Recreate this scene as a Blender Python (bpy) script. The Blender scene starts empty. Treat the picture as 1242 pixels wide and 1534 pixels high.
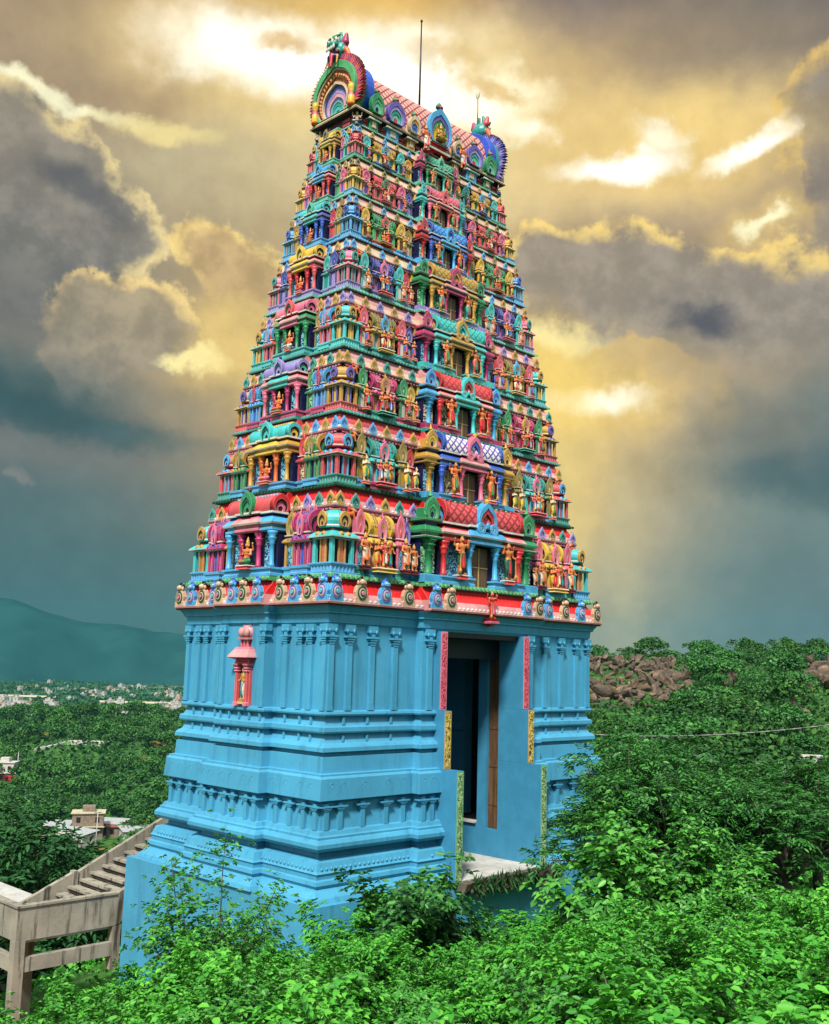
import bpy, bmesh, math, random
import numpy as np
from mathutils import Vector, Matrix
from math import sin, cos, pi, radians, sqrt, atan2

SC = bpy.context.scene
COL = SC.collection

# ------------------------------------------------------------------ camera
CAM = Vector((-16.73915619, -19.76143887, -1.0346863))
YAW, PITCH, ROLL, FPX = radians(44.82036), radians(8.504068), radians(1.5445963), 1552.505
def cam_axes():
    r = Vector((cos(YAW), -sin(YAW), 0)); f = Vector((sin(YAW) * cos(PITCH), cos(YAW) * cos(PITCH), sin(PITCH)))
    u = r.cross(f)
    return cos(ROLL) * r + sin(ROLL) * u, -sin(ROLL) * r + cos(ROLL) * u, f
AR, AU, AF = cam_axes()
cd = bpy.data.cameras.new('camera'); cam = bpy.data.objects.new('camera', cd); COL.objects.link(cam)
cam.matrix_world = Matrix(((AR.x, AU.x, -AF.x, CAM.x), (AR.y, AU.y, -AF.y, CAM.y), (AR.z, AU.z, -AF.z, CAM.z), (0, 0, 0, 1)))
cd.sensor_fit = 'VERTICAL'; cd.sensor_height = 24; cd.sensor_width = 24 * 1242 / 1534
cd.lens = FPX / 1534 * 24; cd.clip_start = 0.1; cd.clip_end = 20000
SC.camera = cam

def lin(c):
    return tuple(((x / 255) / 12.92 if x / 255 <= 0.04045 else ((x / 255 + 0.055) / 1.055) ** 2.4) for x in c)

# ------------------------------------------------------------------ world: stormy evening sky
SUN_EL, SUN_AZ = radians(50), radians(-124)       # azimuth measured from +Y towards +X
class NT:
    """small helper to write node trees"""
    def __init__(self, tree): self.t = tree
    def n(self, typ, **kw):
        x = self.t.nodes.new(typ)
        for k, v in kw.items(): setattr(x, k, v)
        return x
    def link(self, a, b): self.t.links.new(a, b)
    def put(self, sock, val):
        if hasattr(val, 'links') or isinstance(val, bpy.types.NodeSocket): self.link(val, sock)
        else: sock.default_value = val
    def math(self, op, a, b=None, c=None, clamp=False):
        x = self.n('ShaderNodeMath', operation=op, use_clamp=clamp)
        self.put(x.inputs[0], a)
        if b is not None: self.put(x.inputs[1], b)
        if c is not None: self.put(x.inputs[2], c)
        return x.outputs[0]
    def vmath(self, op, a, b=None):
        x = self.n('ShaderNodeVectorMath', operation=op)
        self.put(x.inputs[0], a)
        if b is not None: self.put(x.inputs[1], b)
        return x.outputs['Value'] if op in ('DOT_PRODUCT', 'LENGTH', 'DISTANCE') else x.outputs[0]
    def mix(self, fac, a, b, blend='MIX'):
        x = self.n('ShaderNodeMix', data_type='RGBA', blend_type=blend)
        self.put(x.inputs[0], fac)
        for s, v in ((x.inputs[6], a), (x.inputs[7], b)):
            self.put(s, (*v, 1) if isinstance(v, tuple) and len(v) == 3 else v)
        return x.outputs[2]
    def rng(self, v, a, b, c=0.0, d=1.0, smooth=True):
        x = self.n('ShaderNodeMapRange', interpolation_type='SMOOTHSTEP' if smooth else 'LINEAR')
        self.put(x.inputs[0], v)
        for i, q in enumerate((a, b, c, d)): self.put(x.inputs[i + 1], q)
        return x.outputs[0]
    def noise(self, vec, scale, detail=4, rough=0.55, out=0, lac=2.0, dist=0.0):
        x = self.n('ShaderNodeTexNoise')
        if vec is not None: self.link(vec, x.inputs['Vector'])
        x.inputs['Scale'].default_value = scale; x.inputs['Detail'].default_value = detail
        x.inputs['Roughness'].default_value = rough; x.inputs['Lacunarity'].default_value = lac
        x.inputs['Distortion'].default_value = dist
        return x.outputs[out]
    def ramp(self, fac, stops, interp='LINEAR'):
        x = self.n('ShaderNodeValToRGB'); cr = x.color_ramp; cr.interpolation = interp
        while len(cr.elements) < len(stops): cr.elements.new(0.5)
        for e, (p, c) in zip(cr.elements, stops): e.position = p; e.color = (*c, 1)
        self.put(x.inputs[0], fac)
        return x.outputs[0]

SKY_ROWS = [  # (elevation in degrees, colours from 24 deg left to 24 deg right of the tower, every 4 deg)
 (2, [(70,98,104),(74,102,106),(78,106,108),(80,110,110),(95,120,115),(120,135,115),(150,150,120),(175,165,125),(190,178,135),(172,170,138),(120,138,134),(106,126,130),(114,128,132)]),
 (5, [(80,106,109),(82,108,110),(86,110,111),(92,115,112),(108,124,112),(140,140,110),(170,160,115),(198,178,122),(208,188,130),(186,175,134),(122,138,130),(108,126,127),(108,124,126)]),
 (8, [(88,108,111),(92,113,114),(102,116,114),(122,125,112),(150,140,105),(170,155,105),(190,170,110),(205,180,110),(224,196,118),(206,184,128),(142,147,132),(116,136,131),(114,130,130)]),
 (11, [(118,120,116),(120,122,117),(120,121,115),(146,138,112),(170,150,105),(185,165,105),(200,175,110),(215,188,110),(226,196,112),(206,181,116),(152,147,122),(112,124,122),(95,114,116)]),
 (14, [(84,100,100),(80,98,98),(120,120,112),(172,154,112),(220,182,96),(220,185,100),(220,185,105),(230,195,110),(240,205,112),(222,190,116),(196,176,130),(134,133,122),(106,122,119)]),
 (17, [(142,137,122),(140,132,119),(150,138,118),(214,182,104),(215,175,90),(220,185,100),(225,190,105),(230,195,105),(240,206,104),(210,181,113),(188,164,116),(160,146,121),(134,132,121)]),
 (20, [(122,118,110),(128,121,110),(142,131,112),(190,166,110),(190,156,92),(205,175,105),(215,185,110),(215,182,105),(206,172,104),(172,150,116),(150,136,115),(168,149,120),(145,135,120)]),
 (23, [(134,126,112),(146,136,116),(158,146,120),(194,174,124),(190,168,116),(215,188,118),(225,198,122),(225,196,118),(190,165,115),(172,152,117),(176,154,118),(196,170,120),(158,144,117)]),
 (26, [(176,158,120),(176,158,124),(190,176,130),(202,186,134),(212,192,136),(225,202,135),(232,210,138),(240,220,142),(232,203,132),(226,197,130),(226,197,130),(206,177,115),(150,136,116)]),
 (29, [(172,150,112),(172,150,112),(182,155,108),(222,198,128),(238,214,140),(245,222,145),(248,226,146),(250,226,142),(228,194,116),(236,206,132),(246,216,132),(236,206,130),(158,140,111)]),
 (32, [(178,154,112),(172,150,110),(226,200,140),(250,236,196),(250,240,206),(250,240,206),(252,240,206),(250,230,170),(214,182,112),(172,150,112),(164,144,111),(150,135,110),(130,118,108)]),
 (35, [(166,146,108),(160,140,104),(188,160,110),(215,180,110),(225,185,96),(234,190,84),(232,190,92),(172,146,110),(142,126,114),(136,121,110),(150,135,110),(120,112,105),(105,102,105)]),
 (40, [(150,140,125),(150,140,120),(160,146,120),(180,160,120),(185,165,120),(185,165,118),(175,155,118),(160,146,122),(150,138,122),(146,134,120),(150,138,120),(135,126,116),(120,116,114)]),
]
# soft patches: pixel-free, in degrees (azimuth from the tower's bearing, elevation, half-width az, half-width el, tilt, colour, gain)
SKY_PATCH = [
 (-4.0, 31.4, 12.5, 3.0, -.06, (250,214,124), .6, 1.0), (15.0, 27.8, 7.5, 2.6, .05, (250,214,124), .6, 1.0), (9.6, 14.8, 4.4, 1.6, -.16, (252,214,112), .6, 1.05), (19.2, 23.3, 2.8, .9, .05, (248,212,124), .5, 1.0),
 (-8.5, 31.8, 6.2, 1.9, -0.06, (255,252,238), 1.0, 1.45), (-12.6, 31.6, 2.6, 1.3, 0.25, (255,250,230), .9, 1.3), (-1.5, 31.0, 3.2, 2.2, -0.1, (255,252,240), 1.0, 1.45),
 (2.2, 30.2, 3.8, 1.0, -0.1, (255,248,225), .95, 1.35), (6.0, 31.0, 2.6, .9, -.1, (255,244,205), .8, 1.2), (-8.3, 32.7, 2.2, .5, .05, (222,178,96), .8, 1), (1.0, 32.2, 3.0, .55, -.1, (228,196,128), .75, 1), (4.2, 30.9, 3.0, .4, -.05, (226,186,104), .7, 1),
 (-21.5, 28.2, 4.2, .42, -.1, (250,246,206), .85, 1.15), (-15.5, 27.4, 3.6, .5, -.15, (244,224,150), .7, 1.1),
 (11.8, 27.3, 3.0, .85, .06, (255,253,240), 1.0, 1.4), (14.0, 28.6, 1.6, .6, -.1, (255,248,220), .8, 1.2), (18.6, 27.3, 2.6, .55, .32, (255,252,235), .95, 1.35),
 (6.2, 29.0, 1.5, .7, 0, (255,248,220), .8, 1.25), (19.2, 23.3, 1.3, .36, .05, (255,248,205), .75, 1.25),
 (9.4, 14.9, 2.9, .75, -.16, (255,250,226), .98, 1.35), (7.6, 18.6, 2.6, .55, -.22, (246,238,176), .85, 1.15), (7.8, 15.6, 2.4, 3.4, 0, (250,214,112), .75, 1.1),
 (-12.0, 16.3, 1.6, .42, .1, (255,242,170), .95, 1.25), (-10.4, 17.2, 2.4, 2.4, 0, (240,208,128), .7, 1.05),
 (15.6, 18.9, 2.4, .85, -.06, (92,90,98), .95, 1), (16.6, 14.2, .8, 1.4, .4, (226,194,124), .55, 1.05),
 (-21.0, 13.0, 6.8, 1.2, -.12, (58,84,89), .9, 1), (-23.0, 18.2, 3.6, 2.2, -.1, (116,113,110), .7, 1), (-16.0, 12.3, 3.4, .7, -.1, (74,100,104), .6, 1), (21.5, 10.0, 5.6, 1.5, -.05, (84,104,107), .92, 1), (18.6, 12.8, 3.8, 1.8, -.3, (122,122,114), .75, 1),
 (-21.4, 9.3, .5, .28, -.3, (148,140,136), .6, 1),
 (-18.9, 24.0, 2.3, .9, -.2, (98,97,100), .85, 1), (-16.6, 23.4, 1.3, .5, -.35, (112,108,106), .7, 1),
 (11.6, 5.5, 1.1, 6.0, 0, (214,200,150), .45, 1), (7.8, 8.6, 2.2, 5.6, 0, (242,212,128), .65, 1.08),
]
# banks with a crisp, lit upper edge: list of lobes (az, el, half-az, half-el), body colours top and bottom, rim colour, rim gain
SKY_BANK = [
 ([(-21.6, 24.6, 3.0, 3.4), (-23.5, 21, 4.5, 5), (-18.9, 23.6, 2.6, 2.2), (-16.2, 22.6, 2.4, 1.4), (-20.5, 19.5, 4.2, 3.6)], (142,134,122), (112,112,111), (246,222,158), .98),
 ([(-12.0, 22.2, 1.6, 1.5), (-10.2, 21.0, 2.0, 1.6), (-8.4, 19.6, 2.0, 1.8), (-6.4, 19.5, 2.4, 2.0)], (196,166,116), (186,158,112), (248,216,136), 1.1),
 ([(-17.4, 18.3, 1.9, 1.6), (-15.0, 18.0, 2.2, 1.7), (-18.5, 16.2, 3.0, 2.2), (-13.6, 16.6, 1.6, 1.2)], (166,150,122), (138,131,120), (246,214,140), 1.08),
 ([(7.2, 21.6, 2.0, 2.2), (10.2, 21.0, 3.0, 2.5), (13.6, 20.0, 3.4, 2.6), (17.4, 19.2, 3.6, 2.8), (22.0, 18.8, 4.2, 3.0)], (154,142,128), (148,139,128), (248,214,124), 1.12),
 ([(23.4, 28.0, 2.3, 3.4), (25.0, 25.0, 4.0, 4.0)], (132,124,118), (142,132,122), (232,194,116), 1.0),
]
def build_world():
    w = bpy.data.worlds.new('World'); SC.world = w; w.use_nodes = True
    t = w.node_tree; t.nodes.clear(); N = NT(t)
    out = N.n('ShaderNodeOutputWorld'); bg = N.n('ShaderNodeBackground'); N.link(bg.outputs[0], out.inputs[0])
    sky = N.n('ShaderNodeTexSky', sky_type='NISHITA', sun_disc=False)
    sky.sun_elevation = SUN_EL; sky.sun_rotation = SUN_AZ; sky.air_density = 1.2; sky.dust_density = 2.5
    STR = 0.1
    bg.inputs[1].default_value = STR
    tc = N.n('ShaderNodeTexCoord'); d = tc.outputs['Generated']
    sp = N.n('ShaderNodeSeparateXYZ'); N.link(d, sp.inputs[0])
    a = N.math('ARCTAN2', sp.outputs[0], sp.outputs[1])
    a = N.math('MULTIPLY', N.math('SUBTRACT', a, YAW), 180 / pi)
    e = N.math('MULTIPLY', N.math('ARCSINE', sp.outputs[2]), 180 / pi)
    # domain warp
    wv = N.n('ShaderNodeTexNoise'); N.link(d, wv.inputs['Vector']); wv.inputs['Scale'].default_value = 9; wv.inputs['Detail'].default_value = 5; wv.inputs['Roughness'].default_value = .55
    sw = N.n('ShaderNodeSeparateColor'); N.link(wv.outputs['Color'], sw.inputs[0])
    hi = N.rng(e, 3, 13)
    aw = N.math('ADD', a, N.math('MULTIPLY', N.math('MULTIPLY', N.math('SUBTRACT', sw.outputs[0], .5), 6.0), hi))
    ew = N.math('ADD', e, N.math('MULTIPLY', N.math('MULTIPLY', N.math('SUBTRACT', sw.outputs[1], .5), 4.4), hi))
    u = N.math('ADD', N.math('DIVIDE', aw, 48.0), .5)
    col = None; pe = None
    for el, cs in SKY_ROWS:
        r = N.ramp(u, [(i / 12, lin((c[0], c[1], c[2] + .2 * max(0, c[1] - c[2])))) for i, c in enumerate(cs)], 'B_SPLINE')
        col = r if col is None else N.mix(N.rng(ew, pe, el), col, r)
        pe = el
    P = N.n('ShaderNodeCombineXYZ')
    fine = N.noise(d, 34, 6, .6)
    fn2 = N.n('ShaderNodeTexNoise'); N.link(d, fn2.inputs['Vector']); fn2.inputs['Scale'].default_value = 26; fn2.inputs['Detail'].default_value = 5; fn2.inputs['Roughness'].default_value = .62
    sf_ = N.n('ShaderNodeSeparateColor'); N.link(fn2.outputs['Color'], sf_.inputs[0])
    N.link(N.math('MULTIPLY_ADD', sf_.outputs[0], 2.6, N.math('SUBTRACT', aw, 1.3)), P.inputs[0])
    N.link(N.math('MULTIPLY_ADD', sf_.outputs[1], 1.9, N.math('SUBTRACT', ew, .95)), P.inputs[1])
    fa = N.math('SUBTRACT', fine, .5)
    def blob(a0, e0, sa, se, tilt):
        m = N.n('ShaderNodeMapping', vector_type='TEXTURE'); N.link(P.outputs[0], m.inputs[0])
        m.inputs['Location'].default_value = (a0, e0, 0); m.inputs['Rotation'].default_value = (0, 0, math.atan(tilt)); m.inputs['Scale'].default_value = (sa, se, 1)
        return N.vmath('LENGTH', m.outputs[0])
    # banks first
    for lobes, ctop, cbot, rim, gain in SKY_BANK:
        f = None; top = max(l[1] + l[3] for l in lobes); bot = min(l[1] - l[3] for l in lobes)
        for l in lobes:
            q = N.rng(blob(*l, 0), 1.75, 0)
            f = q if f is None else N.math('ADD', f, q)
        f = N.math('MULTIPLY_ADD', fa, .5, f)
        m = N.rng(f, .34, .54, 0, .88); low = N.rng(ew, bot - .5, bot + 2.6)
        body = N.mix(N.rng(ew, bot, top), lin(cbot), lin(ctop))
        body = N.mix(N.rng(fine, .40, .66, 0, .35), body, lin(tuple(min(255, int(x * 1.22)) for x in ctop)))
        rb = N.math('MULTIPLY', N.math('MULTIPLY', N.rng(f, .22, .42), N.rng(f, .90, .44)), N.rng(ew, bot + 2.0, bot + 4.5, 0, .85))
        col = N.mix(N.math('MULTIPLY', m, low), col, body)
        col = N.mix(N.math('MULTIPLY', rb, N.rng(fine, .30, .60)), col, tuple(x * gain for x in lin(rim)))
    for a0, e0, sa, se, tilt, c, op, gain in SKY_PATCH:
        col = N.mix(N.rng(blob(a0, e0, sa, se, tilt), 1.55, .25, 0, op), col, tuple(x * gain for x in lin(c)))
    shade = N.math('ADD', .90, N.math('MULTIPLY', N.math('MULTIPLY', N.rng(fine, .25, .75, smooth=False), .24), 1.0))
    vs = N.n('ShaderNodeVectorMath', operation='SCALE'); N.link(col, vs.inputs[0]); N.link(shade, vs.inputs['Scale'])
    col = vs.outputs[0]
    # away from that part of the sky: bright broken overcast over the blue of the sky model
    over = N.mix(N.rng(N.noise(d, 3.5, 5), .35, .65), (.62, .70, .78), (1.15, 1.12, 1.05))
    over = N.mix(N.rng(e, 0, 25), (.42, .55, .60), over)
    os_ = N.n('ShaderNodeVectorMath', operation='SCALE'); N.link(over, os_.inputs[0]); os_.inputs['Scale'].default_value = OVERCAST / STR
    far = N.mix(.8, sky.outputs[0], os_.outputs[0])
    cs = N.n('ShaderNodeVectorMath', operation='SCALE'); N.link(col, cs.inputs[0]); cs.inputs['Scale'].default_value = 2 ** -EXPO / STR
    off = N.math('MAXIMUM', N.rng(N.math('ABSOLUTE', a), 27, 42), N.rng(e, 38, 50))
    fin = N.mix(off, cs.outputs[0], far)
    N.link(fin, bg.inputs[0])
    w.cycles.sampling_method = 'MANUAL'; w.cycles.sample_map_resolution = 512
OVERCAST = 0.80
EXPO = 0.6
build_world()
sd = bpy.data.lights.new('sun', 'SUN'); sd.energy = 4.8; sd.angle = radians(8); sd.color = (1, .95, .86)
sun = bpy.data.objects.new('sun', sd); COL.objects.link(sun)
sdir = Vector((sin(SUN_AZ) * cos(SUN_EL), cos(SUN_AZ) * cos(SUN_EL), sin(SUN_EL)))
sun.rotation_euler = sdir.to_track_quat('Z', 'Y').to_euler(); sun.location = (-30, -30, 40)
VS = SC.view_settings; VS.view_transform = 'Standard'; VS.look = 'None'; VS.exposure = EXPO; VS.gamma = 1
# ------------------------------------------------------------------ materials
MATS = {}
def new_mat(name):
    m = bpy.data.materials.new(name); m.use_nodes = True
    N = NT(m.node_tree); b = m.node_tree.nodes['Principled BSDF']
    MATS[name] = m
    return m, N, b
def paint(name, rgb, gain=.8, rough=.45, wear=.22, trim=True):
    """painted cement: slightly uneven coat, a little grime, fine bumps"""
    m, N, b = new_mat(name)
    c = tuple(x * gain for x in lin(rgb))
    tc = N.n('ShaderNodeTexCoord')
    geo = N.n('ShaderNodeNewGeometry')
    n1 = N.noise(geo.outputs['Position'], 2.3, 5, .6); n2 = N.noise(geo.outputs['Position'], 14, 4, .65)
    d = N.mix(N.rng(n1, .35, .7), tuple(x * (1 - wear) for x in c), tuple(min(1, x * (1 + wear * .55)) for x in c))
    d = N.mix(N.math('MULTIPLY', N.rng(n2, .52, .72), wear * 1.5), d, tuple(x * .42 + .014 for x in c))
    n3 = N.noise(geo.outputs['Position'], 38, 3, .6)
    d = N.mix(N.rng(n3, .56, .70, 0, wear * 1.2), d, tuple(x * .6 + .16 for x in c))
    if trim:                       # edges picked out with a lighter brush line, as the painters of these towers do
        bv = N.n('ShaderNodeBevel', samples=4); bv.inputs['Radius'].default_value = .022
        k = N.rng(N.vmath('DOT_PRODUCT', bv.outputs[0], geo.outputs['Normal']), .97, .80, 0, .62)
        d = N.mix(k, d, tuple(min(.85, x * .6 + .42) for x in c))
    N.link(d, b.inputs['Base Color'])
    b.inputs['Roughness'].default_value = rough; b.inputs['Specular IOR Level'].default_value = .35
    bp = N.n('ShaderNodeBump'); bp.inputs['Strength'].default_value = .25; bp.inputs['Distance'].default_value = .01
    N.link(n2, bp.inputs['Height']); N.link(bp.outputs[0], b.inputs['Normal'])
    return m
PAL = dict(teal=(42,150,140), turq=(64,190,190), sky=(72,165,218), blue=(52,92,190), navy=(16,22,70), red=(198,42,48), coral=(214,82,84),
           pink=(224,110,140), magenta=(182,48,104), yellow=(226,184,58), gold=(192,146,56), olive=(136,124,58), green=(38,136,84), lime=(74,170,104),
           cream=(238,208,176), white=(238,232,222), orange=(216,104,48), maroon=(84,18,34), purple=(98,82,176), lilac=(152,136,204), brown=(110,68,30),
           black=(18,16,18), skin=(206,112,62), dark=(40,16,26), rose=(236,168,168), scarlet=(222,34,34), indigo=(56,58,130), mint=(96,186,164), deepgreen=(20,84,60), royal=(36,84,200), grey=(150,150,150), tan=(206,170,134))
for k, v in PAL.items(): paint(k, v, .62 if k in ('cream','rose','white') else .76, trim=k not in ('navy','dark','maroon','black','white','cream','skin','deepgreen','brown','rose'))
paint('base_blue', (70,156,198), .60, .42, .10, False)
def weathered_blue():
    m, N, b = new_mat('wall_blue')
    geo = N.n('ShaderNodeNewGeometry'); p = geo.outputs['Position']
    c = tuple(x * .67 for x in lin((78,168,208)))
    n1 = N.noise(p, .5, 6, .6); n2 = N.noise(p, 9, 5, .65)
    st = N.n('ShaderNodeMapping'); N.link(p, st.inputs[0]); st.inputs['Scale'].default_value = (2.2, 2.2, .16)
    n3 = N.noise(st.outputs[0], 2.2, 5, .6)
    d = N.mix(N.rng(n1, .3, .7), tuple(x * .86 for x in c), tuple(x * 1.08 for x in c))
    d = N.mix(N.math('MULTIPLY', N.rng(n3, .50, .72), .5), d, tuple(x * .5 for x in c))
    d = N.mix(N.math('MULTIPLY', N.rng(n2, .60, .74), .16), d, (.35, .55, .62))
    N.link(d, b.inputs['Base Color']); b.inputs['Roughness'].default_value = .5; b.inputs['Specular IOR Level'].default_value = .3
    bp = N.n('ShaderNodeBump'); bp.inputs['Strength'].default_value = .3; bp.inputs['Distance'].default_value = .012
    N.link(N.math('ADD', n2, N.math('MULTIPLY', n1, 2)), bp.inputs['Height']); N.link(bp.outputs[0], b.inputs['Normal'])
weathered_blue()
def lattice_mat(name, ca, cb, su, sv, wid):
    """crossing painted ribs over a vault, in the sheet's own u, v metres"""
    m, N, b = new_mat(name)
    uv = N.n('ShaderNodeUVMap'); s = N.n('ShaderNodeSeparateXYZ'); N.link(uv.outputs[0], s.inputs[0])
    p = N.math('ADD', N.math('MULTIPLY', s.outputs[0], su), N.math('MULTIPLY', s.outputs[1], sv))
    q = N.math('SUBTRACT', N.math('MULTIPLY', s.outputs[0], su), N.math('MULTIPLY', s.outputs[1], sv))
    f = N.math('MINIMUM', N.math('ABSOLUTE', N.math('SUBTRACT', N.math('FRACT', p), .5)), N.math('ABSOLUTE', N.math('SUBTRACT', N.math('FRACT', q), .5)))
    k = N.rng(f, wid, wid + .09)
    g = N.noise(uv.outputs[0], 9, 4, .6)
    la = tuple(x * .8 for x in lin(ca)); lb = tuple(x * .8 for x in lin(cb))
    d = N.mix(k, la, lb); d = N.mix(N.math('MULTIPLY', N.rng(g, .45, .8), .35), d, tuple(x * .5 for x in lb))
    N.link(d, b.inputs['Base Color']); b.inputs['Roughness'].default_value = .5
    bp = N.n('ShaderNodeBump'); bp.inputs['Strength'].default_value = .5; bp.inputs['Distance'].default_value = .03
    N.link(N.math('SUBTRACT', 1.0, k), bp.inputs['Height']); N.link(bp.outputs[0], b.inputs['Normal'])
lattice_mat('roof_lattice', (140,40,44), (222,164,148), 3.6, 3.6, .08)
def scroll_mat(name, ca, cb, scale=9, thr=.5, w=.1):
    """painted scrollwork: winding light strokes on a dark ground"""
    m, N, b = new_mat(name)
    tc = N.n('ShaderNodeTexCoord')
    n = N.noise(tc.outputs['Object'], scale, 2, .4, dist=1.2)
    f = N.math('ABSOLUTE', N.math('SUBTRACT', N.math('FRACT', N.math('MULTIPLY', n, 4.0)), .5))
    d = N.mix(N.rng(f, thr - w, thr - w + .12), tuple(x * .8 for x in lin(ca)), tuple(x * .8 for x in lin(cb)))
    N.link(d, b.inputs['Base Color']); b.inputs['Roughness'].default_value = .5
    bp = N.n('ShaderNodeBump'); bp.inputs['Strength'].default_value = .6; bp.inputs['Distance'].default_value = .03
    N.link(f, bp.inputs['Height']); N.link(bp.outputs[0], b.inputs['Normal'])
scroll_mat('scroll_blue', (18,40,90), (120,200,220), 8, .42, .2)
scroll_mat('scroll_cream', (40,26,40), (226,206,160), 8, .42, .2)
scroll_mat('scroll_green', (16,50,60), (150,210,150), 8, .42, .2)
scroll_mat('strip_pink', (150,24,50), (238,110,130), 11, .4, .2)
scroll_mat('strip_gold', (60,54,20), (236,206,96), 11, .4, .2)
scroll_mat('strip_green', (20,80,60), (176,210,140), 11, .4, .2)
scroll_mat('floret', (96,30,18), (214,130,60), 10, .4, .2)
def wood():
    m, N, b = new_mat('old_wood')
    geo = N.n('ShaderNodeNewGeometry'); mp = N.n('ShaderNodeMapping'); N.link(geo.outputs['Position'], mp.inputs[0]); mp.inputs['Scale'].default_value = (14, 14, .8)
    n = N.noise(mp.outputs[0], 1.2, 6, .65)
    N.link(N.ramp(n, [(.25, lin((40,27,16))), (.5, lin((80,56,34))), (.75, lin((118,88,54)))]), b.inputs['Base Color']); b.inputs['Roughness'].default_value = .6
wood()
def concrete(name, a, bcol, streak=.7):
    m, N, b = new_mat(name)
    geo = N.n('ShaderNodeNewGeometry'); p = geo.outputs['Position']
    mp = N.n('ShaderNodeMapping'); N.link(p, mp.inputs[0]); mp.inputs['Scale'].default_value = (3, 3, .35)
    n1 = N.noise(mp.outputs[0], 1.6, 6, .6); n2 = N.noise(p, 12, 6, .7); n3 = N.noise(p, .8, 4, .6)
    d = N.mix(N.rng(n3, .3, .7), lin(a), lin(bcol))
    d = N.mix(N.math('MULTIPLY', N.rng(n1, .50, .68), streak), d, lin((38,36,32)))
    d = N.mix(N.math('MULTIPLY', N.rng(n2, .55, .75), .35), d, lin((70,64,54)))
    N.link(d, b.inputs['Base Color']); b.inputs['Roughness'].default_value = .85; b.inputs['Specular IOR Level'].default_value = .2
    bp = N.n('ShaderNodeBump'); bp.inputs['Strength'].default_value = .5; bp.inputs['Distance'].default_value = .02
    N.link(n2, bp.inputs['Height']); N.link(bp.outputs[0], b.inputs['Normal'])
concrete('concrete', (148,142,128), (116,112,102), .85); concrete('slab_concrete', (178,178,172), (150,150,146), .25); concrete('broken_concrete', (96,88,76), (58,54,48), .6)

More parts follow.
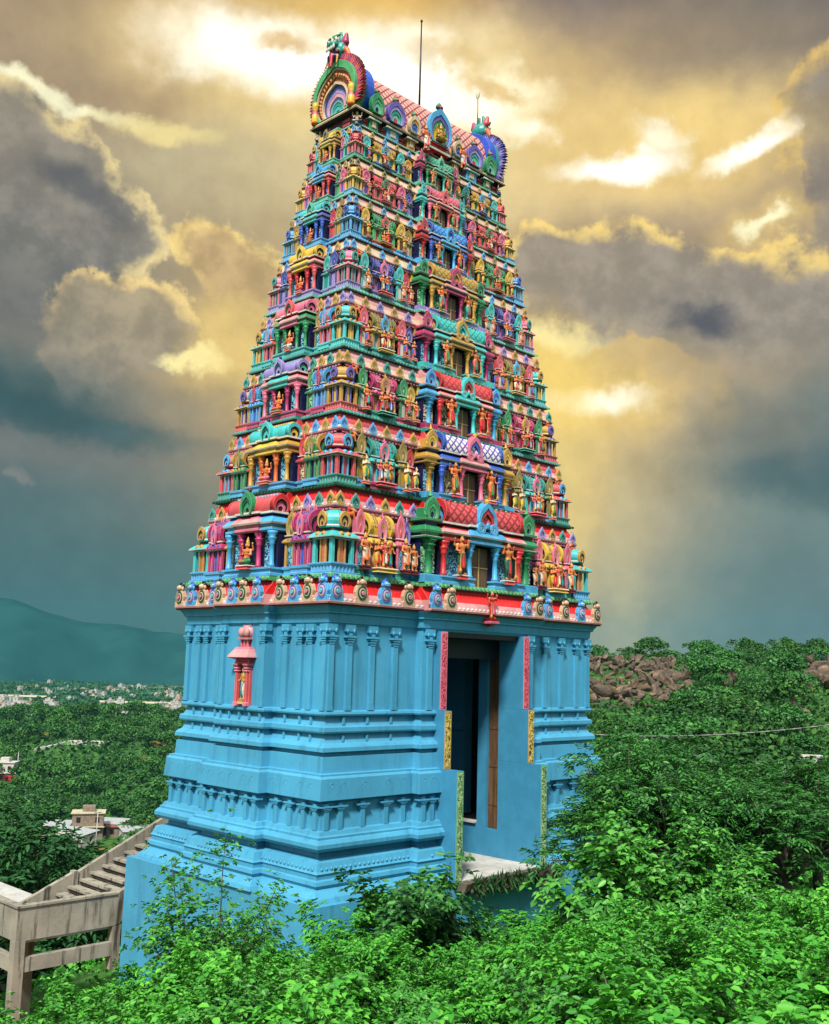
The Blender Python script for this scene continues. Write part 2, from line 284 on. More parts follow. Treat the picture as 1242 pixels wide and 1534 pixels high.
# ------------------------------------------------------------------ mesh helper
class MB:
    def __init__(s): s.v = []; s.f = []; s.m = []; s.sm = []; s.uv = {}
    def add(s, vs, fs, mat, smooth=False):
        o = len(s.v); s.v += [tuple(p) for p in vs]
        for i, f in enumerate(fs):
            s.f.append([k + o for k in f]); s.m.append(mat if isinstance(mat, str) else mat[i]); s.sm.append(smooth)
    def box(s, x0, x1, y0, y1, z0, z1, mat):
        s.add([(x0,y0,z0),(x1,y0,z0),(x1,y1,z0),(x0,y1,z0),(x0,y0,z1),(x1,y0,z1),(x1,y1,z1),(x0,y1,z1)],
              [(3,2,1,0),(4,5,6,7),(0,1,5,4),(1,2,6,5),(2,3,7,6),(3,0,4,7)], mat)
    def cbox(s, cx, cy, w, d, z0, z1, mat): s.box(cx - w/2, cx + w/2, cy - d/2, cy + d/2, z0, z1, mat)
    def loft(s, cx, cy, hx, hy, prof, mats, cap=True):
        """stack of rectangles: prof = [(offset, z)], mats one per band (or a single name)"""
        vs = []
        for o, z in prof:
            a, b = max(hx + o, .004), max(hy + o, .004)
            vs += [(cx-a,cy-b,z),(cx+a,cy-b,z),(cx+a,cy+b,z),(cx-a,cy+b,z)]
        fs, ms = [], []
        for i in range(len(prof) - 1):
            for k in range(4):
                fs.append((i*4+k, i*4+(k+1)%4, i*4+4+(k+1)%4, i*4+4+k)); ms.append(mats if isinstance(mats, str) else mats[i])
        if cap:
            n = len(prof) - 1
            fs += [(3,2,1,0), (n*4, n*4+1, n*4+2, n*4+3)]; ms += [ms[0], ms[-1]]
        s.add(vs, fs, ms)
    def lathe(s, cx, cy, prof, n, mats, rot=0.0, smooth=True, sq=1.0):
        vs = []
        for r, z in prof:
            for k in range(n):
                a = rot + 2*pi*k/n; vs.append((cx + max(r,.001)*cos(a), cy + sq*max(r,.001)*sin(a), z))
        fs, ms = [], []
        for i in range(len(prof)-1):
            for k in range(n):
                fs.append((i*n+k, i*n+(k+1)%n, i*n+n+(k+1)%n, i*n+n+k)); ms.append(mats if isinstance(mats, str) else mats[i])
        fs.append(tuple(range(n-1,-1,-1))); ms.append(ms[0]); q = (len(prof)-1)*n
        fs.append(tuple(range(q, q+n))); ms.append(ms[-1])
        s.add(vs, fs, ms, smooth)
    def tube(s, p0, p1, r0, r1, n, mat, smooth=True):
        p0, p1 = Vector(p0), Vector(p1); d = (p1-p0)
        if d.length < 1e-6: return
        d.normalize(); a = d.orthogonal().normalized(); b = d.cross(a); vs = []
        for p, r in ((p0, r0), (p1, r1)):
            for k in range(n):
                t = 2*pi*k/n; vs.append(p + a*(r*cos(t)) + b*(r*sin(t)))
        fs = [(k, (k+1)%n, n+(k+1)%n, n+k) for k in range(n)] + [tuple(range(n-1,-1,-1)), tuple(range(n, 2*n))]
        s.add(vs, fs, mat, smooth)
    def ell(s, c, r, mat, n=10, m=6):
        vs, fs = [], []
        for i in range(1, m):
            t = pi*i/m
            for k in range(n):
                a = 2*pi*k/n; vs.append((c[0]+r[0]*sin(t)*cos(a), c[1]+r[1]*sin(t)*sin(a), c[2]-r[2]*cos(t)))
        b = len(vs); vs += [(c[0],c[1],c[2]-r[2]), (c[0],c[1],c[2]+r[2])]
        for i in range(m-2):
            for k in range(n): fs.append((i*n+k, i*n+(k+1)%n, i*n+n+(k+1)%n, i*n+n+k))
        for k in range(n):
            fs.append((b, (k+1)%n, k)); q = (m-2)*n; fs.append((q+k, q+(k+1)%n, b+1))
        s.add(vs, fs, mat, True)
    def ring(s, outer, inner, yb, yf, mat, yfi=None):
        """band between two outlines in the x-z plane, front at yf (negative = outward)"""
        n = len(outer); yfi = yf if yfi is None else yfi
        vs = [(x,yf,z) for x,z in outer] + [(x,yfi,z) for x,z in inner] + [(x,yb,z) for x,z in outer] + [(x,yb,z) for x,z in inner]
        fs = []
        for k in range(n):
            j = (k+1) % n
            fs += [(k, j, n+j, n+k), (j, k, 2*n+k, 2*n+j), (n+k, n+j, 3*n+j, 3*n+k), (2*n+k, 3*n+k, 3*n+j, 2*n+j)]
        s.add(vs, fs, mat)
    def plate(s, pts, yb, yf, mat):
        n = len(pts); vs = [(x,yf,z) for x,z in pts] + [(x,yb,z) for x,z in pts]
        fs = [tuple(range(n)), tuple(range(2*n-1, n-1, -1))] + [(( k+1)%n, k, n+k, n+(k+1)%n) for k in range(n)]
        s.add(vs, fs, mat)
    def build(s, name, parent=None, loc=None, rotz=0.0):
        me = bpy.data.meshes.new(name); me.from_pydata(s.v, [], s.f)
        names = list(dict.fromkeys(s.m))
        for n in names: me.materials.append(MATS[n])
        ix = {n: i for i, n in enumerate(names)}
        me.polygons.foreach_set('material_index', [ix[n] for n in s.m]); me.polygons.foreach_set('use_smooth', s.sm)
        if s.uv:
            ul = me.uv_layers.new(name='UVMap')
            for p in me.polygons:
                if p.index in s.uv:
                    for li, uv in zip(p.loop_indices, s.uv[p.index]): ul.data[li].uv = uv
        me.update()
        o = bpy.data.objects.new(name, me); COL.objects.link(o)
        if loc is not None: o.location = loc
        o.rotation_euler = (0, 0, rotz)
        if parent is not None: o.parent = parent
        return o
def empty(name, loc=(0,0,0), parent=None, rotz=0.0):
    o = bpy.data.objects.new(name, None); COL.objects.link(o); o.location = loc; o.rotation_euler = (0,0,rotz); o.empty_display_size = .3
    if parent is not None: o.parent = parent
    return o
def tag(o, label, cat, group=None, kind=None):
    if label: o['label'] = label
    if cat: o['category'] = cat
    if group: o['group'] = group
    if kind: o['kind'] = kind
    return o
def copy_tree(o, parent=None):
    c = o.copy(); COL.objects.link(c); c.parent = parent
    for ch in list(o.children): copy_tree(ch, c)
    return c
def horseshoe(w, h, cz, n=18, tip=.0, flat=.62):
    """pointed horseshoe outline, width w, height h, sitting on z=cz"""
    r = w/2; pts = []; a0 = -radians(48)
    for k in range(n+1):
        a = a0 + (pi - 2*a0)*k/n
        x = r*cos(a); z = sin(a)
        zz = (z - sin(a0)) / (1 - sin(a0)) * (h - tip)
        pk = max(0, 1 - abs(a - pi/2)/.42)
        pts.append((x, cz + zz + tip*pk**1.5))
    return pts
def scaled(pts, k, cz, kz=None):
    """a smaller outline inside the first, sharing its foot"""
    kz = k if kz is None else kz
    h = max(z for _, z in pts) - cz
    return [(x*k, cz + (z - cz)*kz + h*.05*(1 - k)) for x, z in pts]
def arch(mb, w, h, z, y, rings, core, t=.06, cx=0.0, tip=None):
    """concentric horseshoe arch; rings = [(scale, material)], the outermost stands proudest"""
    tip = h*.05 if tip is None else tip
    base = horseshoe(w, h, z, tip=tip)
    ks = [k for k, _ in rings] + [None]
    for i, (k, m) in enumerate(rings):
        o = [(x+cx, zz) for x, zz in scaled(base, k, z)]
        nk = rings[i+1][0] if i+1 < len(rings) else k*.55
        q = [(x+cx, zz) for x, zz in scaled(base, nk, z)]
        d = t*(1 - .22*i)
        mb.ring(o, q, y + t*.2, y - d, m)
    lk = rings[-1][0]*.55
    mb.plate([(x+cx, zz) for x, zz in scaled(base, lk*1.02, z)], y + t*.2, y - t*.3, core)
# ------------------------------------------------------------------ the tower
W, D = 11.0, 6.319
LIPZ = [.480, 3.021, 5.155, 7.081, 8.922, 10.682, 12.181, 13.503, 14.711, 15.80]
LIPE = [.277, -.304, -.644, -.883, -1.185, -1.478, -1.706, -1.935, -2.135, -2.30]
def tier(k):
    """k = 1..8: lips below and above, height, scales"""
    z0, z1, e0, e1 = LIPZ[k-1], LIPZ[k], LIPE[k-1], LIPE[k]
    h = z1 - z0; eb = e0 - .46*(e0 - e1)
    return dict(k=k, z0=z0, z1=z1, e0=e0, e1=e1, h=h, eb=eb, s=h/2.54, sf=(h/2.54)**1.3, sl=(D + 2*eb)/D)
TIERS = {k: tier(k) for k in range(1, 10)}
BF0, BL0, PR0 = 2.42, 1.06, .27       # half-widths of the middle bays on the long and short sides, and how far they stand out
def plan(e, bf, bl, pr):
    """outline of the stepped plan, counter-clockwise from the near corner, moved out by e"""
    cx, cy = W/2, D/2
    p = []
    def side(pts): p.extend(pts)
    side([(-e,-e), (cx-bf-e,-e), (cx-bf-e,-e-pr), (cx+bf+e,-e-pr), (cx+bf+e,-e)])
    side([(W+e,-e), (W+e,cy-bl-e), (W+e+pr,cy-bl-e), (W+e+pr,cy+bl+e), (W+e,cy+bl+e)])
    side([(W+e,D+e), (cx+bf+e,D+e), (cx+bf+e,D+e+pr), (cx-bf-e,D+e+pr), (cx-bf-e,D+e)])
    side([(-e,D+e), (-e,cy+bl+e), (-e-pr,cy+bl+e), (-e-pr,cy-bl-e), (-e,cy-bl-e)])
    return p
def plan_at(e, sf, sl, pr=None):
    # e is the true offset; bays keep their share of the side
    bf, bl = BF0*sf, BL0*sl
    return plan(e, bf - e, bl - e, PR0*(.4+.6*sf) if pr is None else pr)
def sweep(mb, prof, planfn, mats, closed=True, lo=0, hi=None, cap_top=True, cap_bot=True):
    rows = [[(x, y, z) for x, y in planfn(e)] for e, z in prof]
    if not closed: rows = [r for r in rows]
    n = len(rows[0]); vs = [p for r in rows for p in r]; fs, ms = [], []
    for i in range(len(rows)-1):
        for k in range(n if closed else n-1):
            fs.append((i*n+k, i*n+(k+1)%n, i*n+n+(k+1)%n, i*n+n+k)); ms.append(mats if isinstance(mats, str) else mats[i])
    if closed and cap_top: q = (len(rows)-1)*n; fs.append(tuple(range(q, q+n))); ms.append(ms[-1])
    if closed and cap_bot: fs.append(tuple(range(n-1,-1,-1))); ms.append(ms[0])
    mb.add(vs, fs, ms)

TOWER = tag(empty('temple_tower', (W/2, D/2, -8.0)), 'tall sky blue temple gateway tower with eight tapering tiers of brightly painted pavilions and statues', 'temple tower')
TB = Vector((W/2, D/2, -8.0))
def tb(mb, name, parent=None):            # build with world coordinates, child of the tower
    o = mb.build(name)
    o.parent = TOWER if parent is None else parent
    if parent is None: o.location = -TB
    return o
OPX0, OPX1 = 3.87, 7.13                   # gateway opening

# plinth: a plain block, with a recess under the gateway
mb = MB()
mb.box(-.94, W+.94, -.94, D+.94, -12.0, -6.5, 'wall_blue')
tb(mb, 'plinth')

# base wall with its mouldings, swept round the building and stopping at the gateway
BASE = [(.74,-6.497),(.70,-6.40),(.56,-6.27),(.50,-6.22),(.52,-6.18),(.55,-6.14),(.53,-6.05),(.47,-6.02),(.47,-5.92),(.50,-5.89),(.46,-5.84),(.40,-5.66),(.16,-5.58),(.14,-5.45),
        (.38,-5.42),(.44,-5.34),(.44,-5.25),(.38,-5.17),(.34,-5.15),(.34,-5.10),(.29,-5.07),(.26,-4.98),(.17,-4.96),(.10,-4.38),(.09,-4.29),(.26,-4.28),(.30,-4.26),(.27,-3.76),(.22,-3.70),(.22,-3.66),(.10,-3.64),
        (.085,-3.26),(-.02,-3.24),(-.02,-3.165),(.125,-3.14),(.12,-3.04),(.07,-2.98),(-.01,-2.93),(-.09,-2.75),(-.09,-2.715),(.04,-2.70),(.055,-2.66),(.05,-2.56),(.02,-2.53),(-.03,-2.52),(-.10,-2.35),(-.10,-2.295),(.03,-2.28),(.045,-2.24),(.03,-2.18),(-.06,-2.15),
        (-.06,-.06),(-.03,.0),(.0,.01),(.02,.22),(.08,.245),(.08,.28),(.17,.42),(.18,.438)]
def base_plan(e):
    p = plan(e, BF0, BL0, PR0)
    # start right of the gateway, run round the building, end left of it
    y = -e - PR0
    return [(OPX1 + .25, y)] + p[3:] + p[0:3] + [(OPX0 - .25, y)]
mb = MB(); sweep(mb, BASE, base_plan, 'wall_blue', closed=False)
for x in [.62, 1.42, 2.25, W-.62, W-1.42, W-2.25]:
    for za, zb in ((-2.50,-2.33),(-2.91,-2.76)): mb.box(x-.03, x+.03, -.035+.03, .1, za, zb, 'wall_blue')
for y in [.55, 1.0, 1.6, D-.55, D-1.0, D-1.6]:
    for za, zb in ((-2.50,-2.33),(-2.91,-2.76)): mb.box(-.005, .1, y-.03, y+.03, za, zb, 'wall_blue')
for y in [2.3, 2.75, 3.2, 3.65, 4.05]:
    for za, zb in ((-2.50,-2.33),(-2.91,-2.76)): mb.box(-.005-PR0, .1, y-.03, y+.03, za, zb, 'wall_blue')
# petal row on the lowest mouldings
for i in range(46):
    y = -.3 + i*.15
    if y < D+.3: mb.ell((-.455 - (PR0 if 2.1 < y < 4.2 else 0), y, -5.80), (.03, .04, .05), 'wall_blue', 6, 4)
for i in range(24): mb.ell((-.3 + i*.15, -.455 - (PR0 if i*.15-.3 > 3.1 else 0), -5.80), (.04, .03, .05), 'wall_blue', 6, 4)

base = tb(mb, 'base_wall')
# the part of the cornice over the gateway
mb = MB()
yl = -PR0
for (e0_, z0_), (e1_, z1_) in zip(BASE[-8:-1], BASE[-7:]):
    mb.add([(OPX0-.25, yl-e0_, z0_), (OPX1+.25, yl-e0_, z0_), (OPX1+.25, yl-e1_, z1_), (OPX0-.25, yl-e1_, z1_)], [(0,1,2,3)], 'wall_blue')
mb.add([(OPX0-.25, yl+.06, -.06), (OPX1+.25, yl+.06, -.06), (OPX1+.25, 1.2, -.06), (OPX0-.25, 1.2, -.06)], [(3,2,1,0)], 'wall_blue')
tb(mb, 'lintel')
# pilasters
PCOUNT = [0]
def pilaster(x, y, face, z0, z1, w=.165, corner=False, tall=True):
    PCOUNT[0] += 1; jz = -.0017*(PCOUNT[0] % 7)
    mb = MB(); t = .085 + .0013*(PCOUNT[0] % 3)
    h = z1 - z0
    yo = 0.0
    def st(hw, d, a, b): mb.box(-hw, hw, -d, .08, a, b, 'wall_blue')
    if tall:
        st(w*.50, t, z0, z1-.46)
        st(w*.56, t+.012, z0, z0+.10)
        for i, (hw, zz, th) in enumerate(((.50,.50,.035),(.58,.44,.035),(.70,.38,.04),(1.0,.325,.05))): st(w*hw, t+.012+.016*i, z1-zz, z1-zz+th)
        st(w*.44, t, z1-.46, z1-.10)
        mb.box(-w*.95, w*.95, -t-.02, .08, z1-.17, z1-.002, 'wall_blue')
        for sgn in (-1, 1):
            mb.ell((sgn*w*.66, -t-.012, z1-.16), (w*.20, .035, .06), 'wall_blue', 8, 5)
    else:
        st(w*.42, t*.8, z0, z1-.09)
        for i, (hw, zz, th) in enumerate(((.56,.17,.025),(.80,.135,.025),(1.25,.095,.035))): st(w*hw, t+.012*i, z1-zz, z1-zz+th)
        st(w*.40, t*.7, z1-.06, z1-.002)
    rot = {'F': 0, 'L': -pi/2, 'R': pi/2}[face]
    o = mb.build('pilaster', None, None, rot); o.parent = base
    o.location = (x, y, jz - (.0008 if face == 'L' else 0))
    return o
E0 = .06  # wall face offset of the main storey (-e)
fx = [.12, .72, 1.50, 2.32]; bx_ = [3.36]
for x in fx + [W - q for q in fx]: pilaster(x, E0, 'F', -2.15, -.02)
for x in bx_ + [W - q for q in bx_]: pilaster(x, E0-PR0, 'F', -2.15, -.02)
ly = [.12, .66, 1.06, 1.66]
for y in ly + [D - q for q in ly]: pilaster(E0, y, 'L', -2.15, -.02)
for y in (2.25, 4.07): pilaster(E0-PR0, y, 'L', -2.15, -.02)
for y in (D-.12,): pass
# low pilasters of the lower storey
for x in [-.02, .42, 1.15, 1.95, 2.55, W+.02, W-.42, W-1.15, W-1.95, W-2.55]: pilaster(x, -.17, 'F', -4.96, -4.34, .16, tall=False)
for x in [3.02, 3.34, W-3.02, W-3.34]: pilaster(x, -.17-PR0, 'F', -4.96, -4.34, .16, tall=False)
for y in [-.02, .42, .95, 1.5, D+.02, D-.42, D-.95, D-1.5]: pilaster(-.17, y, 'L', -4.96, -4.34, .16, tall=False)
for y in [2.05, 2.4, 2.98, 3.34, 3.92, 4.28]: pilaster(-.17-PR0, y, 'L', -4.96, -4.34, .16, tall=False)
# carved reliefs on the frieze, and stubs on the rails
def relief(x, y, face, z):
    mb = MB(); r = random.Random(int(x*991+y*377))
    mb.box(-.12, -.10, -.018, .1, z-.2, z+.06, 'wall_blue')
    mb.ell((0, .012, z+.0), (.06, .025, .085), 'wall_blue', 10, 6)
    mb.ring(horseshoe(.22, .28, z-.15, 10), horseshoe(.18, .23, z-.13, 10), .06, -.008, 'wall_blue')
    o = mb.build('frieze_relief', base, (x, y, 0), {'F': 0, 'L': -pi/2}[face])
for x in [.08, .45, 1.15, 1.95, 2.5, W-.1, W-.5, W-1.2, W-2.0]: relief(x, -.275, 'F', -3.98)
for x in [2.98, 3.34, W-3.3]: relief(x, -.275-PR0, 'F', -3.98)
for y in [.1, .5, 1.05, 1.6, D-.1, D-.5, D-1.0, D-1.5]: relief(-.275, y, 'L', -3.98)
for y in [2.1, 2.45, 3.0, 3.4, 3.95, 4.25]: relief(-.275-PR0, y, 'L', -3.98)
# gateway: wing walls either side, painted strips, passage, floor
for sx, x0, x1 in ((-1, OPX0-.25, OPX0), (1, OPX1, OPX1+.25)):
    mb = MB()
    mb.box(x0, x1, -.42, 6.0, -2.16, -.062, 'base_blue'); mb.box(x0, x1, -.62, 6.0, -3.68, -2.163, 'base_blue'); mb.box(x0, x1, -1.10, 6.0, -6.49, -3.683, 'base_blue')
    if sx > 0:   # openings in the right-hand passage wall: leave them out of the solid
        mb = MB()
        for ya, z0_, z1_ in ((-.42,-2.16,-.062),(-.62,-3.68,-2.163),(-1.10,-6.49,-3.683)): mb.box(x0, x1, ya, .50, z0_, z1_, 'base_blue')
        mb.box(x0, x1, .503, .95, -6.49, -5.66, 'base_blue'); mb.box(x0, x1, .953, 1.30, -6.49, -.062, 'base_blue')
        mb.box(x0, x1, 1.303, 6.0, -6.49, -5.52, 'base_blue')
        mb.box(x0-.08, x1-.003, 1.31, 5.9, -5.56, -5.515, 'slab_concrete')
        mb.box(x0+.95, x1+1.1, 2.75, 3.8, -5.514, -.07, 'base_blue'); mb.box(x0+.84, x0+.949, 2.68, 3.8, -3.25, -3.0, 'base_blue'); mb.box(x0+.88, x0+.949, 2.71, 3.8, -2.97, -2.75, 'base_blue')
    j = tb(mb, 'door_jamb')
    mb = MB()
    g = .004
    a, b = (x0+.012, x1-.012)
    def strip(za, zb, yf, m, edge):
        mb.box(a-.012, b+.012, yf-.012, yf-.002, za, zb, edge); mb.box(a+.02, b-.02, yf-.022, yf-.0125, za+.04, zb-.04, m)
    strip(-2.15, -.075, -.42, 'strip_pink', 'pink'); strip(-3.67, -2.175, -.62, 'strip_gold', 'gold'); strip(-6.47, -3.695, -1.10, 'strip_green', 'lime')
    s_ = mb.build('painted_strip', j)
mb = MB(); mb.box(OPX1+.10, OPX1+.16, .51, .945, -5.65, -.08, 'old_wood')
for zz in (-5.0, -3.9, -2.8, -1.7, -.7): mb.box(OPX1+.085, OPX1+.0985, .53, .925, zz, zz+.07, 'old_wood')
tb(mb, 'door_leaf')
mb = MB(); mb.box(OPX1+.26, OPX1+1.7, .30, .40, -5.7, -.07, 'black'); mb.box(OPX1+1.70, OPX1+1.8, .30, 6.0, -5.7, -.07, 'black'); mb.box(OPX1+.26, OPX1+1.69, .41, 5.99, -5.7, -5.56, 'black'); tb(mb, 'side_chamber')  # chamber painted black, so its colour carries the shade of the opening
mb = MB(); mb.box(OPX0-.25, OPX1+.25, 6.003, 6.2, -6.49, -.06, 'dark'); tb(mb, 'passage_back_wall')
mb = MB(); mb.box(OPX0+.003, OPX1-.003, -.20, 5.99, -.20, -.066, 'black'); mb.box(OPX0+.003, OPX1-.003, .55, 1.0, -.75, -.203, 'black'); tb(mb, 'passage_ceiling_and_added_beam')  # black paint stands in for shade overhead; hanging beam added to darken it
# floor slab with its broken front edge
mb = MB(); r = random.Random(5)
mb.box(OPX0+.003, OPX1-.003, -1.10, 6.0, -6.495, -6.44, 'slab_concrete')
fl = tb(mb, 'threshold_slab')
mb = MB(); n = 26
top = []
for i in range(n+1):
    x = OPX0 - .1 + (OPX1 + .75 - OPX0)*i/n; d = -1.32 - .12*r.random() - (.12 if i > 18 else 0)
    top.append((x, d))
for i in range(n):
    (xa, da), (xb, db) = top[i], top[i+1]; zt = -6.447 - .03*r.random()
    zb = -6.62 - .2*r.random()
    mb.add([(xa,da,zt),(xb,db,zt),(xb,-.95,zt),(xa,-.95,zt),(xa,da+.08,zb),(xb,db+.08,zb),(xb,-.945,zb-.05),(xa,-.945,zb-.05)],
           [(0,1,2,3),(4,5,1,0),(7,6,5,4),(5,6,2,1),(7,4,0,3)], 'broken_concrete')
    for _ in range(3):
        mb.ell((xa + r.random()*.12, da + .05 + .1*r.random(), zb + .02 - .08*r.random()), (.05+.05*r.random(), .05, .03+.05*r.random()), 'broken_concrete', 6, 4)
mb.build('broken_edge', fl)
# ------------------------------------------------------------------ cornices and tier walls
def lerp(a, b, t): return a + (b - a)*t
# lip, under-row, three bands of the curved eave from the lip up, ledge slab
CORN = {0: ('rose','maroon','rose','scarlet','scarlet','lime'), 1: ('rose','magenta','rose','scarlet','red','deepgreen'), 2: ('rose','magenta','rose','coral','coral','teal'),
        3: ('rose','deepgreen','cream','rose','rose','teal'), 4: ('rose','coral','cream','rose','rose','mint'), 5: ('rose','indigo','cream','cream','rose','sky'),
        6: ('cream','maroon','cream','rose','cream','mint'), 7: ('rose','maroon','cream','cream','rose','green'), 8: ('rose','maroon','cream','cream','cream','mint')}
MEDS = {}
cornices = {}
def face_xy(face, u, e):
    return (u, -e) if face == 'F' else (-e, u)
ROT = {'F': 0.0, 'L': -pi/2, 'R': pi/2, 'B': pi}
def place(o, face, u, e, z, parent=None):
    x, y = face_xy(face, u, e)
    o.rotation_euler = (0, 0, ROT[face]); o.parent = TOWER if parent is None else parent
    o.location = Vector((x, y, z)) - TB if (parent is None) else Vector((x, y, z))
    return o
for k in range(0, 9):
    T = TIERS[k+1]; h, s = T['h'], T['s']; zl, el, eb = T['z0'], T['e0'], T['eb']
    lip, und, c1, c2, c3, slab = CORN[k]
    es = eb + .05*s
    d = el - es                                  # how far the eave draws in
    zt = zl + .265*h
    prof = [(el-.34*s, zl-.13*s), (el-.20*s, zl-.115*s), (el-.13*s, zl-.07*s), (el-.03*s, zl-.06*s), (el-.02*s, zl-.015*s), (el, zl-.01*s), (el+.015*s, zl+.035*s), (el-.01*s, zl+.06*s),
            (el-.03*s, zl+.075*s), (el-.06*s, zl+.065*h), (el-.11*s, zl+.105*h), (el-.55*d-.08*s, zl+.155*h), (el-d-.13*s, zl+.215*h), (el-d-.15*s, zl+.245*h),
            (el-d-.02*s, zl+.25*h), (el-d+.005*s, zl+.272*h), (el-d-.03*s, zl+.30*h), (el-d-.14*s, zl+.303*h)]
    ms = ['gold' if k else 'maroon', 'gold' if k else 'maroon', und, und, 'maroon', lip, lip, lip, c1, c1 if k > 2 else 'rose', c2, c2, c3, 'navy' if k in (2,3) else 'maroon', slab, slab, slab]
    if k == 0: prof = prof[3:]; ms = ms[3:]
    mb = MB(); sweep(mb, prof, lambda e: plan_at(e, T['sf'], T['sl']), ms, cap_bot=(k > 0))
    # row of drops under the lip, and a scalloped painted edge
    st = .17*s
    eu = el - .075*s
    bf, bl, pr = BF0*T['sf'], BL0*T['sl'], PR0*(.4+.6*T['sf'])
    for face, L, hb in (('F', W, bf), ('L', D, bl)):
        n = int((L + 2*eu)/st)
        for i in range(n+1):
            u = -eu + (L+2*eu)*i/n; off = pr if abs(u - L/2) < hb else 0
            x, y = face_xy(face, u, eu + off)
            if k: mb.cbox(x, y, .09*s, .09*s, zl-.105*s, zl-.05*s, 'pink' if k < 5 else 'rose')
            x, y = face_xy(face, u, el - d + off + .005*s)
            mb.cbox(x, y, .06*s, .06*s, zl+.258*h, zl+.290*h, slab)
            if k < 3:
                x, y = face_xy(face, u, el + off - .018*s); sx, sy = ((.06, .02) if face == 'F' else (.02, .06))
                mb.ell((x, y, zl+.085*s), (sx*s*1.2, sy*s*1.2, .05*s), 'white', 8, 4)
    cornices[k] = tb(mb, 'tier_cornice')

# the small figures and plaques standing on the eaves
def medallion_mb(style, w, h):
    mb = MB()
    if style[0] == 'big':
        a, b, c, d_ = style[1:]
        mb.plate([(-w*.5, 0), (w*.5, 0), (w*.5, h*.16), (w*.40, h*.22), (w*.46, h*.40), (w*.36, h*.60), (w*.22, h*.68), (-w*.22, h*.68), (-w*.36, h*.60), (-w*.46, h*.40), (-w*.40, h*.22), (-w*.5, h*.16)], .08, -.03, a)
        def disc(r, y, m, zc=h*.37): mb.plate([(r*cos(t*pi/8)*.86, zc + r*sin(t*pi/8)) for t in range(16)], .0, y, m)
        disc(w*.40, -.05, b); disc(w*.29, -.06, c); disc(w*.22, -.07, b); disc(w*.12, -.095, d_)
        mb.ell((0, -.03, h*.79), (w*.20, w*.19, h*.13), a, 10, 6)                     # head
        for sg in (-1, 1): mb.ell((sg*w*.27, -.01, h*.76), (w*.09, w*.09, h*.10), a, 6, 5)
        for sg in (-1, 1): mb.ell((sg*w*.09, -.02-w*.17, h*.82), (w*.045, .02, h*.03), 'white', 6, 4)
        mb.ell((0, -.02-w*.18, h*.745), (w*.10, .02, h*.022), 'red', 6, 4)
        mb.ell((0, .03, h*.86), (w*.25, w*.20, h*.13), 'black' if a != 'sky' else 'royal', 10, 6); mb.ell((0, .0, h*.99), (w*.10, w*.10, h*.05), 'black' if a != 'sky' else 'royal', 8, 5)
    else:
        a, b = style[1:]
        arch(mb, w, h, 0, 0, [(1.0, a), (.74, b), (.52, a)], b, t=.05, tip=h*.20)
        mb.ell((0, 0, h*1.0), (w*.07, w*.07, h*.07), b, 6, 4)
        mb.plate([(-w*.42, -.01), (w*.42, -.01), (w*.34, h*.16), (-w*.34, h*.16)], .05, -.055, a)
    return mb
BIG = [('big','sky','purple','cream','turq'), ('big','tan','deepgreen','cream','pink')]
SMALL = {1: [('s','gold','deepgreen'), ('s','teal','deepgreen'), ('s','lilac','indigo')], 2: [('s','sky','blue'), ('s','gold','olive')], 3: [('s','gold','olive'), ('s','teal','deepgreen')],
         4: [('s','lilac','indigo'), ('s','gold','olive')], 5: [('s','sky','blue'), ('s','gold','olive')], 6: [('s','sky','indigo'), ('s','olive','gold')], 7: [('s','olive','deepgreen'), ('s','gold','teal')], 8: [('s','sky','blue'), ('s','gold','olive')]}
medcache = {}
rest = MB()
nmed = 0
for k in range(0, 9):
    T = TIERS[k+1]; s, h, zl, el = T['s'], T['h'], T['z0'], T['e0']
    bf, bl, pr = BF0*T['sf'], BL0*T['sl'], PR0*(.4+.6*T['sf'])
    for face, L, hb in (('F', W, bf), ('L', D, bl)):
        e_in = el - .02*s
        lo, hi = -e_in + .12*s, L + e_in - .12*s; m0, m1 = L/2 - hb, L/2 + hb
        if face == 'F': na = 4 if k == 0 else (6 if k < 4 else 5)
        else: na = 4 if k == 0 else (4 if k < 5 else 3)
        us = [lo + (m0 - .12*s - lo)*(i+.15)/(na-.3) for i in range(na)]
        pts = [(u, 0) for u in us] + [(L-u, 0) for u in us]
        if k == 0: pts += [(m0+.22, pr), (m1-.22, pr)] + ([(m0+.78, pr), (m1-.78, pr)] if face == 'F' else [(m0+.82, pr), (m1-.82, pr)])
        for i, (u, off) in enumerate(sorted(pts)):
            st = BIG[i % 2] if k == 0 else SMALL[k][i % len(SMALL[k])]
            w_, h_ = (.44, .66) if k == 0 else (.34*s, .43*s)
            off2 = off - (.0 if k == 0 else .03*s)
            if nmed < 98:
                key = (k, st)
                if key not in medcache: medcache[key] = medallion_mb(st, w_, h_).build('cornice_medallion'); o = medcache[key]
                else: o = medcache[key].copy(); COL.objects.link(o)
                place(o, face, u, e_in + off2, zl + .05*s, cornices[k]); nmed += 1
            else:
                m2 = medallion_mb(st, w_, h_); a = ROT[face]; x, y = face_xy(face, u, e_in + off2)
                rest.add([(x + p[0]*cos(a) - p[1]*sin(a), y + p[0]*sin(a) + p[1]*cos(a), p[2] + zl + .05*s) for p in m2.v], m2.f, m2.m)
o = tb(rest, 'upper_cornice_medallions'); o['kind'] = 'stuff'

